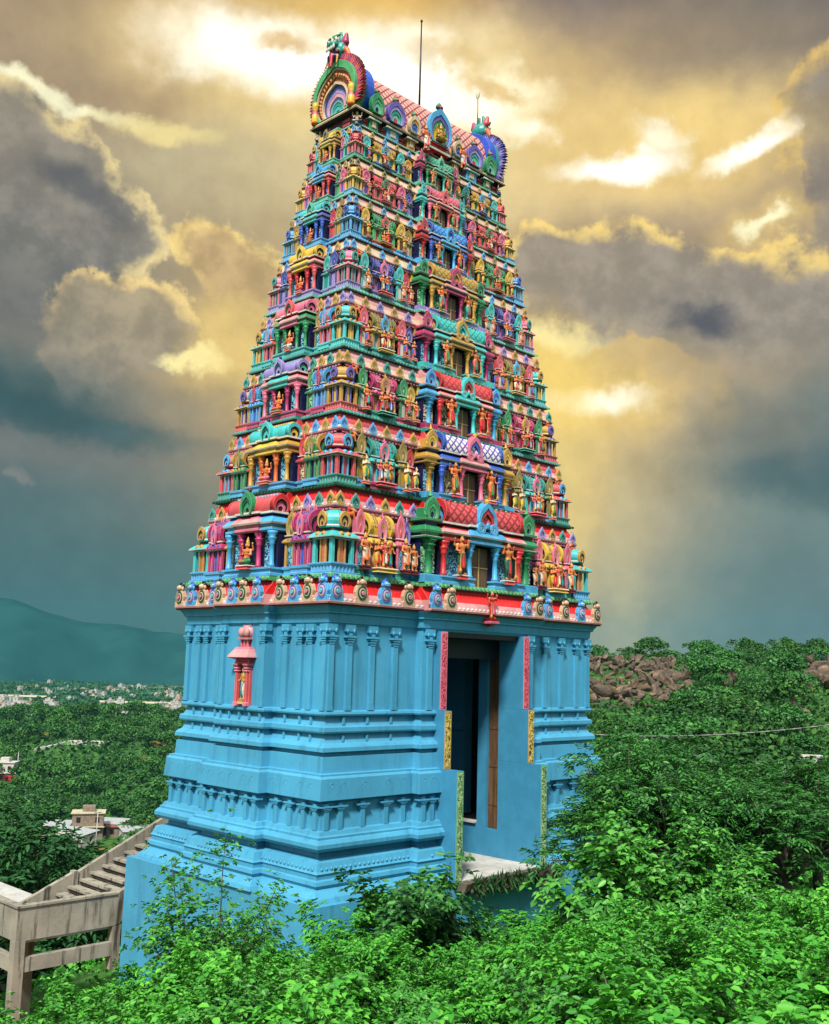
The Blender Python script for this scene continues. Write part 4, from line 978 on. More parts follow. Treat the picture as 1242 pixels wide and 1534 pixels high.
def standing(skin, cloth, gold, trim, arms='raise', club=True, lean=.0):
    L = []
    T = lambda p, q, a, b, m: L.append(('t', (p, q, a, b), m)); E = lambda c, r, m: L.append(('e', (c, r), m))
    h = .03*lean
    for sg in (-1, 1):
        hip = (sg*.065 + h, 0, .47); kn = (sg*.085 + h*.6, -.045 if sg > 0 else -.02, .26); an = (sg*.08, 0, .045)
        T(hip, kn, .070, .052, cloth); T(kn, an, .048, .034, cloth if sg > 0 else skin); T((an[0], -.0, .035), (an[0]+sg*.015, -.085, .025), .032, .024, skin)
        E((an[0], 0, .075), (.042, .042, .014), gold)
    T((h, -.055, .47), (h*.5, -.075, .18), .035, .05, trim)
    E((h, 0, .49), (.115, .08, .065), cloth); E((h, -.01, .535), (.10, .078, .022), gold)
    T((h, 0, .53), (0, 0, .66), .072, .088, skin); E((0, -.01, .68), (.118, .075, .085), skin); E((0, -.055, .70), (.075, .03, .035), gold)
    T((0, 0, .73), (-h*.4, 0, .80), .04, .036, skin)
    hx = -h*.5
    E((hx, -.012, .845), (.054, .058, .068), skin); E((hx, -.070, .838), (.010, .014, .018), skin)
    for sg in (-1, 1): E((hx+sg*.022, -.062, .856), (.010, .010, .007), 'white'); E((hx+sg*.060, 0, .835), (.014, .018, .030), gold)
    E((hx, -.062, .812), (.018, .010, .006), 'red')
    E((hx, .03, .86), (.066, .045, .075), 'black')
    T((hx, 0, .90), (hx, .01, .985), .056, .022, gold); E((hx, -.045, .905), (.022, .015, .03), trim)
    for sg in (-1, 1):
        sh = (sg*.128, 0, .73); E(sh, (.044, .044, .04), gold)
        if arms == 'raise' and sg > 0: el, ha = (.215, -.02, .66), (.20, -.06, .83)
        elif arms == 'fold': el, ha = (sg*.18, -.02, .60), (sg*.05, -.115, .66)
        else: el, ha = (sg*.185, -.01, .585), (sg*.15, -.12, .545)
        T(sh, el, .040, .032, skin); T(el, ha, .031, .024, skin); E(ha, (.028, .03, .034), skin)
        for f in range(4): T((ha[0]+sg*(.004+.009*(f-1.5)), ha[1]-.012, ha[2]), (ha[0]+sg*(.006+.011*(f-1.5)), ha[1]-.034, ha[2]+.03), .009, .007, skin)
        E(((el[0]+ha[0])/2*.4+ha[0]*.6, (el[1]+ha[1])/2*.4+ha[1]*.6, (el[2]+ha[2])/2*.4+ha[2]*.6), (.032,.032,.012), gold)
        if arms == 'raise':     # second pair of arms behind
            e2, h2 = (sg*.22, .04, .70), (sg*.235, .0, .86); T((sg*.12, .03, .73), e2, .034, .027, skin); T(e2, h2, .026, .02, skin); E(h2, (.03, .03, .03), gold)
    if club: T((-.165, -.13, .02), (-.15, -.125, .50), .030, .018, gold); E((-.166, -.13, .08), (.05, .05, .06), gold)
    T((-.11, .03, .70), (.0, .06, .30), .03, .05, trim)
    return L
def seated(skin, cloth, gold, trim):
    L = []
    T = lambda p, q, a, b, m: L.append(('t', (p, q, a, b), m)); E = lambda c, r, m: L.append(('e', (c, r), m))
    E((0, 0, .05), (.33, .22, .06), trim)
    E((0, 0, .17), (.17, .13, .10), cloth)
    for sg in (-1, 1):
        T((sg*.10, -.02, .17), (sg*.29, -.12, .14), .088, .068, cloth); T((sg*.29, -.12, .13), (sg*-.02, -.20, .11), .060, .042, cloth if sg > 0 else skin); E((sg*-.05, -.21, .12), (.06, .04, .03), skin)
        T((sg*.165, 0, .52), (sg*.24, -.02, .36), .05, .042, skin); T((sg*.24, -.02, .36), (sg*.16, -.16, .36), .040, .03, skin); E((sg*.155, -.17, .37), (.032, .03, .045), skin)
        T((sg*.15, .03, .53), (sg*.29, .03, .52), .042, .034, skin); T((sg*.29, .03, .52), (sg*.30, -.02, .70), .033, .026, skin); E((sg*.30, -.02, .74), (.045, .03, .05), gold)
        E((sg*.165, 0, .53), (.055, .055, .045), gold)
    T((0, 0, .22), (0, 0, .46), .105, .125, skin); E((0, -.01, .48), (.16, .10, .10), skin); E((0, -.085, .50), (.09, .03, .05), gold); E((0, -.03, .26), (.12, .11, .025), gold)
    T((0, 0, .55), (0, 0, .63), .052, .048, skin)
    E((0, -.012, .69), (.075, .078, .09), skin); E((0, -.09, .68), (.014, .018, .024), skin); E((0, .04, .71), (.09, .06, .10), 'black')
    for sg in (-1, 1): E((sg*.03, -.082, .705), (.014, .012, .009), 'white'); E((sg*.082, 0, .68), (.02, .025, .045), gold)
    E((0, -.08, .648), (.024, .012, .008), 'red')
    T((0, 0, .77), (0, .01, .97), .078, .026, gold); E((0, -.065, .79), (.03, .02, .04), trim)
    return L
def crouching(skin, cloth, gold, trim):
    L = []
    T = lambda p, q, a, b, m: L.append(('t', (p, q, a, b), m)); E = lambda c, r, m: L.append(('e', (c, r), m))
    T((-.30, .03, .34), (.26, -.03, .40), .15, .18, skin); E((.30, -.04, .46), (.17, .16, .18), skin)
    E((.36, -.10, .62), (.13, .13, .14), skin); E((.42, -.20, .57), (.07, .07, .055), skin); E((.30, -.02, .66), (.17, .15, .17), gold)
    for x, y in ((.30,-.14),(.34,.05),(-.32,-.10),(-.30,.12)): T((x, y, .34), (x+.06, y-.05, .05), .085, .055, skin); E((x+.08, y-.08, .04), (.07, .06, .04), skin)
    T((-.42, .03, .38), (-.52, .03, .72), .05, .04, trim); E((-.52, .02, .76), (.07, .05, .07), trim)
    for sg in (-1, 1): E((.36+sg*.05, -.215, .65), (.025, .018, .02), 'white')
    E((.44, -.255, .54), (.05, .02, .015), 'red')
    T((-.02, 0, .48), (-.02, 0, .80), .10, .10, cloth); E((-.02, -.02, .92), (.085, .085, .095), skin); T((-.02, 0, .99), (-.02, 0, 1.10), .06, .02, gold)
    T((-.10, -.03, .78), (.16, -.14, .66), .04, .03, skin); T((.06, -.03, .78), (.22, -.10, .74), .04, .03, skin)
    return L
SM = {}
def smesh(kind, *pal):
    key = (kind,) + pal
    if key not in SM:
        SM[key] = statue_mesh(kind, {'guardian': lambda: standing(*pal, arms='raise'), 'attendant': lambda: standing(*pal, arms='low', club=False, lean=1),
                                     'devotee': lambda: standing(*pal, arms='fold', club=False, lean=-1), 'seated': lambda: seated(*pal), 'crouching': lambda: crouching(*pal)}[kind]())
    return SM[key]
def put_statue(mesh, name, face, u, e, z, hh, ped=None, flip=False):
    o = bpy.data.objects.new(name, mesh); COL.objects.link(o)
    place(o, face, u, e, z); o.scale = (hh*(-1 if flip else 1), hh, hh)
    if ped:
        m = MB(); w_, h_, cols = ped
        m.loft(0, 0, w_/2, w_*.36 if len(cols) == 2 else w_*.2, [(.0, -h_), (.03*w_, -h_*.95), (-.02*w_, -h_*.55), (.05*w_, -h_*.25), (.03*w_, .0)], [cols[1], cols[0], cols[0], cols[1]])
        p = m.build('pedestal'); p.parent = o; p.scale = (1/o.scale[0], 1/hh, 1/hh)
    return o
rs = random.Random(11)
SKIN = {1: ['skin','orange'], 2: ['orange','skin'], 3: ['orange','skin'], 4: ['coral','orange'], 5: ['orange','skin'], 6: ['orange','skin'], 7: ['skin','orange'], 8: ['orange','skin']}
for kind, face, u, e, z, hh, k in SPOTS:
    s = TIERS[k]['s']
    if kind == 'guardian':
        sk = 'orange' if k in (2, 3, 5) else 'skin'; cl = {1: 'deepgreen', 2: 'orange', 3: 'scarlet', 4: 'coral', 5: 'teal', 6: 'scarlet', 7: 'green', 8: 'scarlet'}[k]
        put_statue(smesh('guardian', sk, cl, 'gold', 'red' if k % 2 else 'green'), 'guardian_statue', face, u, e, z + .09*s, hh, (.34*s, .13*s, ('scarlet', 'white') if k in (1,2,3,6) else ('gold', 'mint')), u > W/2)
    elif kind == 'attendant':
        if k > 6 and rs.random() < .4: continue
        m = smesh('attendant' if k % 2 else 'devotee', 'skin' if k != 2 else 'cream', ('blue','cream','yellow','red')[k % 4], 'gold', ('coral','orange','green','teal')[k % 4])
        put_statue(m, 'attendant_statue', face, u, e + .04*s, z + .08*s, hh, (.24*s, .10*s, (('maroon','maroon') if k == 1 else ('orange','rose'))), u > W/2)
    elif kind == 'group':
        n = 3 if k < 4 else 2
        m = MB(); w_ = .66*s
        m.loft(0, 0, w_/2, .15*s, [(.0, -.13*s), (.03*s, -.12*s), (-.02*s, -.07*s), (.04*s, -.03*s), (.02*s, .0)], [('white','yellow','yellow','cream'), ('white','scarlet','magenta','pink'), ('green','teal','deepgreen','mint'), ('cream','yellow','gold','white'), ('white','scarlet','red','pink'), ('orange','gold','orange','rose'), ('rose','scarlet','red','pink'), ('rose','blue','navy','lilac')][k-1])
        p = m.build('statue_ledge'); place(p, face, u, e + .05*s, z + .09*s)
        for i in range(n):
            t = (i - (n-1)/2)
            sk = ('skin','orange','coral')[(i+k) % 3]; kd = ('attendant','devotee','guardian')[(i + k) % 3] if not (k in (6, 7) and i == 0) else 'seated'
            cl = ('deepgreen','yellow','blue','scarlet','white')[(i*2 + k) % 5]
            pal = (sk if k != 5 else 'orange', cl, 'gold', ('teal','red','white')[(i+k) % 3])
            put_statue(smesh(kd, *pal), 'niche_figure', face, u + t*.21*s*(3/n)**.5, e + .08*s - .03*s*abs(t), z + .09*s, (.80 - .05*abs(t))*s*(1 if kd != 'seated' else .8), None, i == 2)
    elif kind == 'seated':
        put_statue(smesh('seated', 'orange' if k != 1 else 'skin', ('green','pink','orange','white','scarlet','orange','orange','red')[k-1], 'gold', ('deepgreen','scarlet','teal','white','blue','yellow','rose','pink')[k-1]), 'seated_deity', face, u, e, z + .07*s, hh*.92 if k < 5 else hh*.8, (.48*s*(1 if k < 4 else .7), .11*s, ('scarlet','white') if k == 1 else ('orange','rose')))
    elif kind == 'crouching':
        put_statue(smesh('crouching', 'orange' if k % 2 else 'skin', 'red' if k != 2 else 'green', 'gold', 'scarlet'), 'crouching_lion', face, u, e, z, hh, None, u > W/2)

# bracket figure hanging over the gateway
m = MB(); m.loft(0, 0, .12, .16, [(-.09, -.22), (-.02, -.14), (.05, -.13), (.06, -.08), (0, -.05), (.05, 0)], ['red','red','pink','red','red'])
b_ = m.build('bracket_pedestal'); place(b_, 'F', W/2+.02, LIPE[0] + PR0 - .06, LIPZ[0]-.12)
put_statue(smesh('guardian', 'red', 'scarlet', 'gold', 'pink'), 'guardian_statue', 'F', W/2+.02, LIPE[0] + PR0 + .02, LIPZ[0]-.12, .80)

# niche shrine on the short side of the base
def niche_shrine():
    m = MB()
    m.box(-.42, .42, .05, .30, -1.95, -.95, 'scarlet')
    m.box(-.42, -.36, -.10, .30, -1.98, -.93, 'coral'); m.box(.36, .42, -.10, .30, -1.98, -.93, 'coral')
    root = m.build('niche_shrine'); place(root, 'L', 3.05, PR0 - .06, -.16); root.scale = (.68, .8, 1)
    for sg in (-1, 1):
        m = MB(); m.loft(sg*.32, -.13, .085, .085, [(.01, -2.0), (.01, -1.92), (-.02, -1.91), (-.02, -1.12), (.02, -1.10), (-.01, -1.07), (.03, -1.03), (.0, -1.0), (.05, -.95), (.06, -.91)], ['pink','pink','coral','magenta' if sg < 0 else 'red','pink','coral','pink','coral','pink'])
        m.build('pillar', root)
    m = MB(); m.loft(0, .06, .42, .22, [(.0, -.91), (.04, -.89), (.0, -.82), (.03, -.80), (.24, -.74), (.22, -.70), (.06, -.52), (.02, -.47)], ['coral','red','pink','magenta','rose','rose','pink'])
    m.build('pavilion_eave', root)
    m = MB(); m.loft(0, .06, .24, .16, [(.0, -.47), (0, -.28), (.10, -.27), (.11, -.23), (.06, -.22)], ['red','pink','rose','pink'])
    for t in (-.2, 0, .2): m.cbox(t, -.11, .05, .05, -.47, -.28, 'pink')
    m.lathe(0, .06, [(.22, -.22), (.34, -.16), (.36, -.06), (.30, .04), (.18, .09)], 12, 'rose', sq=.7)
    for t in (-.17, .17): m.ell((t, -.16, -.08), (.16, .09, .13), 'rose', 10, 6)
    m.box(-.24, .24, -.06, .18, .07, .11, 'pink')
    for t in (-.2, -.07, .07, .2): m.lathe(t, .06, [(.04, .11), (.05, .15), (.02, .18), (.03, .20), (.004, .25)], 8, 'red' if abs(t) < .1 else 'rose')
    m.build('dome', root)
    o = put_statue(smesh('attendant', 'gold', 'white', 'gold', 'teal'), 'seated_deity', 'L', 0, 0, 0, .92); o.name = 'niche_figure'
    o.parent = root; o.location = (0, -.08, -1.86); o.rotation_euler = (0, 0, 0)
    m = MB(); m.loft(0, -.06, .15, .12, [(0, -1.97), (.03, -1.95), (0, -1.9), (.02, -1.86)], ['gold','gold','cream']); m.build('pedestal', root)
niche_shrine()

# ------------------------------------------------------------------ roof
T9 = dict(e=-2.20, z=15.10)
RX0, RX1, RY0, RY1 = 2.25, 8.75, 2.30, 4.02          # neck block
zk = LIPZ[8] + .30*TIERS[9]['h'] - .01
m = MB()
m.box(RX0, RX1, RY0, RY1, zk, 15.42, 'maroon')
for i in range(9):
    for zz in (zk+.07, zk+.20):
        x = RX0 + .3 + i*.74; m.box(x, x+.34, RY0-.03, RY0-.001, zz, zz+.07, 'red')
for i in range(2):
    for zz in (zk+.07, zk+.20): m.box(RX0-.03, RX0-.001, RY0+.25+i*.9, RY0+.55+i*.9, zz, zz+.07, 'red')
neck = tb(m, 'roof_neck')
m = MB(); m.loft((RX0+RX1)/2, (RY0+RY1)/2, (RX1-RX0)/2, (RY1-RY0)/2, [(.02, 15.40), (.20, 15.42), (.22, 15.46), (.20, 15.50), (.05, 15.53), (.02, 15.58)], ['dark','cream','cream','green','deepgreen'])
m.build('roof_eave', neck)
for x, y in ((RX0, RY0), (RX1, RY0), (RX0, RY1)):
    o = put_statue(smesh('seated', 'cream', 'indigo', 'gold', 'indigo'), 'corner_dwarf', 'F', x, -y+.06, zk, .46); o.rotation_euler = (0, 0, -pi/4 if x < 5 else pi/4)
# barrel
m = MB(); n = 20; yc = (RY0+RY1)/2; X0, X1 = 2.30, 8.70; rd, hh, z0 = .84, 1.74, 15.56
vs, arc = [], [0]
for i in range(n+1):
    a = -.30 + (pi + .60)*i/n; y = yc - rd*cos(a); z = z0 + hh*(sin(a) + sin(.30))/(1 + sin(.30))
    vs += [(X0, y, z), (X1, y, z)]
    if i: arc.append(arc[-1] + sqrt((vs[-1][1]-vs[-3][1])**2 + (vs[-1][2]-vs[-3][2])**2))
m.add(vs, [(2*i+1, 2*i, 2*i+2, 2*i+3) for i in range(n)], 'roof_lattice', True)
for i in range(n): m.uv[i] = [(X1, arc[i]), (X0, arc[i]), (X0, arc[i+1]), (X1, arc[i+1])]
barrel = tb(m, 'barrel_roof')
m = MB(); zr = z0 + hh
m.box(X0, X1, yc-.07, yc+.07, zr-.03, zr+.06, 'mint')
for i in range(26): m.ell((X0 + (X1-X0)*(i+.5)/26, yc, zr+.07), (.07, .06, .05), 'mint' if i % 2 else 'teal', 6, 4)
m.build('roof_ridge', barrel)
# end gables: flame border, green band, florets, rings
def gable(back):
    w_, h_ = 1.98, 1.86; z = 15.54
    hs = horseshoe(w_, h_, z, 28, tip=.10)
    m = MB()
    def band(a, b, y0_, y1_, mat): m.ring(scaled(hs, a, z), scaled(hs, b, z), y0_, y1_, mat)
    band(1.0, .86, .30, -.16, 'teal' if back else 'lime'); band(.86, .82, .26, -.10, 'cream'); band(.82, .60, .2, -.05, 'floret'); band(.60, .55, .2, -.09, 'cream')
    band(.55, .46, .2, -.02, 'indigo'); band(.46, .40, .2, -.01, 'lilac'); band(.40, .33, .2, .0, 'rose'); band(.33, .28, .2, .01, 'indigo'); band(.28, .24, .2, .02, 'mint'); band(.24, .18, .2, .04, 'teal'); band(.18, .10, .2, .06, 'turq')
    m.plate(scaled(hs, .12, z), .2, .08, 'navy')
    root = m.build('gable_arch')
    r = random.Random(3)
    m = MB()                                  # florets round the band
    mid = scaled(hs, .71, z)
    for i, (x, zz) in enumerate(mid):
        m.ell((x, -.07, zz), (.085, .05, .085), 'gold' if i % 2 else 'orange', 8, 5); m.ell((x, -.12, zz), (.035, .02, .035), 'maroon', 6, 4)
    m.build('floret_ring', root)
    m = MB()                                  # flames
    for i in range(2, len(hs)-2):
        x, zz = hs[i]; px, pz = hs[i-1]; nx, nz = hs[i+1]
        d = Vector((nx-px, 0, nz-pz)).normalized(); nrm = Vector((d.z, 0, -d.x))
        for q in (0, .5):
            c = Vector((x, 0, zz)) + Vector((nx-x, 0, nz-zz))*q
            m.plate([(c.x - d.x*.055, c.z - d.z*.055), (c.x + d.x*.055, c.z + d.z*.055), (c.x + d.x*.03 + nrm.x*.15, c.z + d.z*.03 + nrm.z*.15), (c.x + nrm.x*.27 + d.x*.05, c.z + nrm.z*.27 + d.z*.05), (c.x - d.x*.045 + nrm.x*.10, c.z - d.z*.045 + nrm.z*.10)], .10, -.06, ('purple' if back else 'magenta') if (i + int(q*2)) % 2 else ('lilac' if back else 'coral'))
    m.build('flame_border', root)
    m = MB()                                  # thick blue back of the arch
    m.ring(scaled(hs, 1.035, z), scaled(hs, .70, z), .62, .302, 'royal'); m.build('arch_back', root)
    for sg in (-1, 1):
        m = MB()
        m.lathe(sg*.84, -.14, [(.10, 15.52), (.13, 15.60), (.11, 15.85), (.07, 16.0), (.12, 16.10), (.11, 16.22), (.03, 16.30)], 10, ['orange','yellow','pink','yellow','yellow','gold'])
        m.build('scroll_end', root)
    # lion mask on the crown
    zt = z + h_ - .02
    P = []
    E = lambda c, r, mm: P.append(('e', (c, r), mm)); T = lambda p, q, a, b, mm: P.append(('t', (p, q, a, b), mm))
    A = 'teal'
    E((0, .05, .36), (.25, .22, .24), A); E((0, -.16, .42), (.17, .14, .09), A); E((0, -.12, .12), (.17, .15, .06), 'purple')
    E((0, -.10, .25), (.17, .10, .10), 'maroon')
    for x in (-.12, -.04, .04, .12): E((x, -.24, .32), (.035, .03, .07), 'white')
    for sg in (-1, 1):
        E((sg*.12, -.17, .52), (.065, .06, .06), 'white'); E((sg*.12, -.22, .52), (.028, .02, .028), 'black'); T((sg*.06, -.2, .60), (sg*.20, -.12, .64), .035, .03, 'green')
        T((sg*.20, .06, .52), (sg*.24, .05, .70), .10, .05, 'coral' if sg < 0 else 'magenta'); T((sg*.25, .05, .3), (sg*.36, .08, .12), .08, .05, 'orange')
        T((sg*.10, .02, .58), (sg*.07, .02, .80), .07, .04, A)
    T((.04, -.22, .14), (.07, -.26, -.20), .05, .03, 'red'); T((-.16, -.14, .12), (-.20, -.20, -.12), .03, .02, 'gold'); T((.16, -.14, .12), (.20, -.20, -.12), .03, .02, 'gold')
    me = statue_mesh('lion_mask', P, .02); o = bpy.data.objects.new('lion_mask', me); COL.objects.link(o); o.parent = root; o.location = (0, -.05, zt - .12); o.scale = (1.35, 1.25, 1.28)
    return root
g = gable(False); g.rotation_euler = (0, 0, -pi/2); g.parent = TOWER; g.location = Vector((X0 - .10, yc, 0)) - TB
g = gable(True); g.rotation_euler = (0, 0, pi/2); g.parent = TOWER; g.location = Vector((X1 + .12, yc, 0)) - TB
# trident staff behind the far mask
m = MB(); m.tube((X1-.05, yc, 17.7), (X1-.05, yc, 19.05), .025, .018, 8, 'olive')
for dy in (-.1, 0, .1): m.tube((X1-.05, yc+dy*.4, 18.95), (X1-.05, yc+dy, 19.2), .018, .008, 6, 'olive')
tb(m, 'trident_finial')
# little dormer arches along the long side, and the big one in the middle
def dormer(x, w_, h_, rings, core, col, big=False):
    if not big: w_, h_ = w_*.88, h_*.80
    m = MB(); hw = w_/2
    m.box(-hw*.62, hw*.62, -.02, .5, zk, 15.45, col); m.box(-hw*.3, hw*.3, -.04, -.021, zk+.08, 15.30, 'cream' if not big else 'navy')
    m.loft(0, .2, hw*.7, .24, [(.0, 15.30), (.06, 15.32), (.06, 15.37), (.0, 15.38)], [col, 'white', col])
    root = m.build('dormer_arch')
    m = MB(); arch(m, w_, h_, 15.52, -.08, rings, core, t=.12, tip=h_*.08)
    m.box(-hw*.5, hw*.5, -.06, .6, 15.53, 15.53+h_*.55, rings[0][1]); m.build('niche_arch', root)
    m = MB(); zt = 15.52 + h_
    m.ell((0, -.10, zt+.05), (hw*.30, .10, .09), 'green' if not big else 'deepgreen', 8, 5); m.ell((0, -.18, zt+.03), (hw*.16, .06, .05), 'red', 8, 5)
    m.lathe(0, -.08, [(hw*.12, zt+.1), (hw*.16, zt+.15), (.005, zt+.26)], 8, 'red' if not big else 'teal'); m.build('finial', root)
    place(root, 'F', x, -RY0 + .10, 0)
    return root
cx = W/2
for sg in (-1, 1):
    dormer(cx + sg*2.62, .60, .86, [(1.0, 'green'), (.74, 'lime'), (.54, 'mint')], 'navy', 'green')
    dormer(cx + sg*1.82, .86, .92, [(1.0, 'purple'), (.80, 'lilac'), (.62, 'teal'), (.44, 'mint')], 'red', 'sky')
    dormer(cx + sg*1.02, .56, .76, [(1.0, 'cream'), (.76, 'gold'), (.56, 'blue')], 'sky', 'gold')
d = dormer(cx, 1.05, 1.22, [(1.0, 'sky'), (.82, 'purple'), (.68, 'green'), (.52, 'yellow')], 'maroon', 'red', True); d.location.y -= .12
m = MB(); m.loft(0, .2, .34, .24, [(.06, 15.05), (.10, 15.08), (.0, 15.12), (.0, 15.22), (.14, 15.25), (.15, 15.31), (0, 15.36), (.02, 15.48), (.10, 15.50), (.10, 15.56), (0, 15.58)], ['red','coral','red','red','white','coral','red','red','cream','red']); m.build('stacked_mouldings', d)
o = put_statue(smesh('seated', 'gold', 'yellow', 'gold', 'gold'), 'niche_figure', 'F', 0, 0, 0, .62); o.parent = d; o.location = (0, -.2, 15.62)
for sg in (-1, 1):
    o = put_statue(smesh('attendant', 'orange', 'white', 'gold', 'coral'), 'attendant_statue', 'F', cx + sg*.85, -RY0 + .62, zk-.12, .85)
# lightning rod
m = MB(); m.tube((cx+.25, yc, zr), (cx+.25, yc, 20.45), .035, .022, 8, 'dark'); m.ell((cx+.25, yc, 20.50), (.045, .045, .06), 'dark', 8, 5)
tb(m, 'lightning_rod')
# ------------------------------------------------------------------ land
FX, FY = sin(YAW), cos(YAW)
def polar(x, y):
    dx, dy = x - CAM.x, y - CAM.y
    return math.hypot(dx, dy), math.degrees(atan2(dx, dy)) - 44.82
TH = [-70, -26, -20, -14, -8, 0, 7, 13, 20, 27, 70]
RR = [35, 45, 60, 80, 110, 160, 220, 290, 380, 480, 560, 700, 900, 1500, 6000]
TZ = {-70: [-11,-14,-20,-26,-33,-40,-44,-46,-44,-36,-40,-52,-60,-61,-61],
      -26: [-11,-15,-21.5,-28,-34,-41,-45,-46.5,-43,-34,-39,-52,-60,-61,-61],
      -20: [-10.8,-15,-21.5,-28,-34,-41,-45,-46.5,-42,-28,-33,-50,-60,-61,-61],
      -14: [-9.6,-13,-19.5,-26,-33,-40,-44.5,-46,-40,-27,-31,-50,-60,-61,-61],
      -8:  [-8.4,-11,-17,-24,-31,-38,-43,-45,-41,-31,-36,-50,-60,-61,-61],
      0:   [-7.7,-8.5,-11,-14,-17,-20,-24,-28,-30,-32,-38,-50,-60,-61,-61],
      7:   [-7.2,-7.6,-7.8,-7.4,-5.4,.6,.4,-8,-18,-30,-40,-50,-60,-61,-61],
      13:  [-6.6,-7.0,-7.2,-6.8,-4.6,.5,.0,-7,-18,-30,-40,-50,-60,-61,-61],
      20:  [-6.0,-6.6,-6.9,-6.6,-4.0,1.2,0.0,-6,-18,-30,-40,-50,-60,-61,-61],
      27:  [-5.4,-6.2,-6.6,-6.2,-3.4,2.2,1.6,-5,-18,-30,-40,-50,-60,-61,-61],
      70:  [-4,-5,-6,-6,-3,4,3,-5,-18,-30,-40,-50,-60,-61,-61]}
def interp(x, xs, ys):
    if x <= xs[0]: return ys[0]
    for i in range(len(xs)-1):
        if x <= xs[i+1]: return ys[i] + (ys[i+1]-ys[i])*(x-xs[i])/(xs[i+1]-xs[i])
    return ys[-1]
def near_z(x, y):
    dx, dy = x - CAM.x, y - CAM.y; fw = dx*FX + dy*FY; rt = dx*FY - dy*FX
    z = -4.05 - .115*fw + .15*rt
    if rt < -4: z -= .22*(-4 - rt)
    z -= .085*max(0, fw - 18)
    return z
def hash2(i, j):
    n = (i*374761393 + j*668265263) & 0xffffffff; n = ((n ^ (n >> 13))*1274126177) & 0xffffffff
    return ((n ^ (n >> 16)) & 0xffff)/65535
def vnoise(x, y):
    i, j = math.floor(x), math.floor(y); fx, fy = x - i, y - j; fx = fx*fx*(3-2*fx); fy = fy*fy*(3-2*fy)
    return (hash2(i,j)*(1-fx) + hash2(i+1,j)*fx)*(1-fy) + (hash2(i,j+1)*(1-fx) + hash2(i+1,j+1)*fx)*fy
def ground(x, y):
    r, th = polar(x, y)
    th = max(-70, min(70, th))
    zt = interp(th, TH, [interp(r, RR, TZ[t]) for t in TH])
    zn = near_z(x, y)
    w = max(0, min(1, (r - 32)/8)); w = w*w*(3-2*w)
    z = zn*(1-w) + zt*w
    if 45 < r < 800: a = min(1, (r-45)/80); z += a*(2.6*(vnoise(x/38, y/38)-.5) + 1.2*(vnoise(x/13+9, y/13)-.5))
    return z
def ray(px, py):
    d = AF + AR*((px - 621)/FPX) - AU*((py - 767)/FPX); return d.normalized()
def at(px, py, r):
    """a spot r metres out in the direction of a pixel of the photograph, on the ground"""
    d = ray(px, py); q = r/math.hypot(d.x, d.y); x, y = CAM.x + d.x*q, CAM.y + d.y*q
    return Vector((x, y, ground(x, y)))
def ground_material():
    m, N, b = new_mat('hillside')
    geo = N.n('ShaderNodeNewGeometry'); p = geo.outputs['Position']
    sp = N.n('ShaderNodeSeparateXYZ'); N.link(p, sp.inputs[0])
    n1 = N.noise(p, .05, 6, .6); n2 = N.noise(p, .35, 6, .65); n3 = N.noise(p, 3, 5, .7)
    g = N.mix(N.rng(n2, .35, .65), (.014, .055, .012), (.046, .13, .022))
    g = N.mix(N.rng(n3, .52, .7, 0, .5), g, (.055, .13, .03))
    g = N.mix(N.rng(n1, .60, .68, 0, .75), g, lin((150, 84, 52)))           # bare red soil
    sx, sy, sz = at(8, 1515, 29)
    g = N.mix(N.rng(N.math('ADD', N.vmath('DISTANCE', p, (sx, sy, sz)), N.math('MULTIPLY', n2, 3.0)), 5.5, 3.2), g, lin((170, 82, 44)))   # red earth below the landing
    vo = N.n('ShaderNodeTexVoronoi'); mp = N.n('ShaderNodeMapping'); N.link(p, mp.inputs[0]); mp.inputs['Scale'].default_value = (.0042, .0085, 1); mp.inputs['Rotation'].default_value = (0, 0, .5)
    N.link(mp.outputs[0], vo.inputs['Vector']); vo.inputs['Scale'].default_value = 1.0
    sc = N.n('ShaderNodeSeparateColor'); N.link(vo.outputs['Color'], sc.inputs[0])
    f = N.ramp(sc.outputs[0], [(0, (.05,.10,.05)), (.3, (.07,.13,.06)), (.5, (.16,.19,.11)), (.7, (.05,.09,.05)), (.85, (.26,.27,.18)), (1, (.10,.15,.07))], 'CONSTANT')
    f = N.mix(N.rng(N.noise(p, .02, 5, .7), .52, .60), f, (.025, .06, .03))
    d = N.mix(N.rng(sp.outputs[2], -52, -59), g, f)
    N.link(d, b.inputs['Base Color']); b.inputs['Roughness'].default_value = .95; b.inputs['Specular IOR Level'].default_value = .1
ground_material()
def make_ground():
    rs_ = [0, 3, 6, 9, 12, 15, 18, 21, 24, 27, 30, 33, 36, 40, 44, 48, 53, 58, 64, 70, 78, 86, 95, 105, 116, 128, 140, 155, 170, 186, 202, 220, 240, 260, 285, 310, 335, 360, 385, 410, 435, 460, 485, 510, 540, 575, 620, 680, 750, 850, 1000, 1300, 1800, 2600, 4200]
    az = list(range(-180, -40, 10)) + [x*1.0 for x in range(-40, 40)] + list(range(40, 180, 10))
    vs, fs = [], []; n = len(az)
    for r in rs_:
        for a in az:
            t = YAW + radians(a); x, y = CAM.x + r*sin(t), CAM.y + r*cos(t); vs.append((x, y, ground(x, y)))
    for i in range(len(rs_)-1):
        for k in range(n): fs.append((i*n+k, i*n+n+k, i*n+n+(k+1)%n, i*n+(k+1)%n))
    m = MB(); m.add(vs, fs, 'hillside', True); o = m.build('ground'); o['kind'] = 'structure'
make_ground()
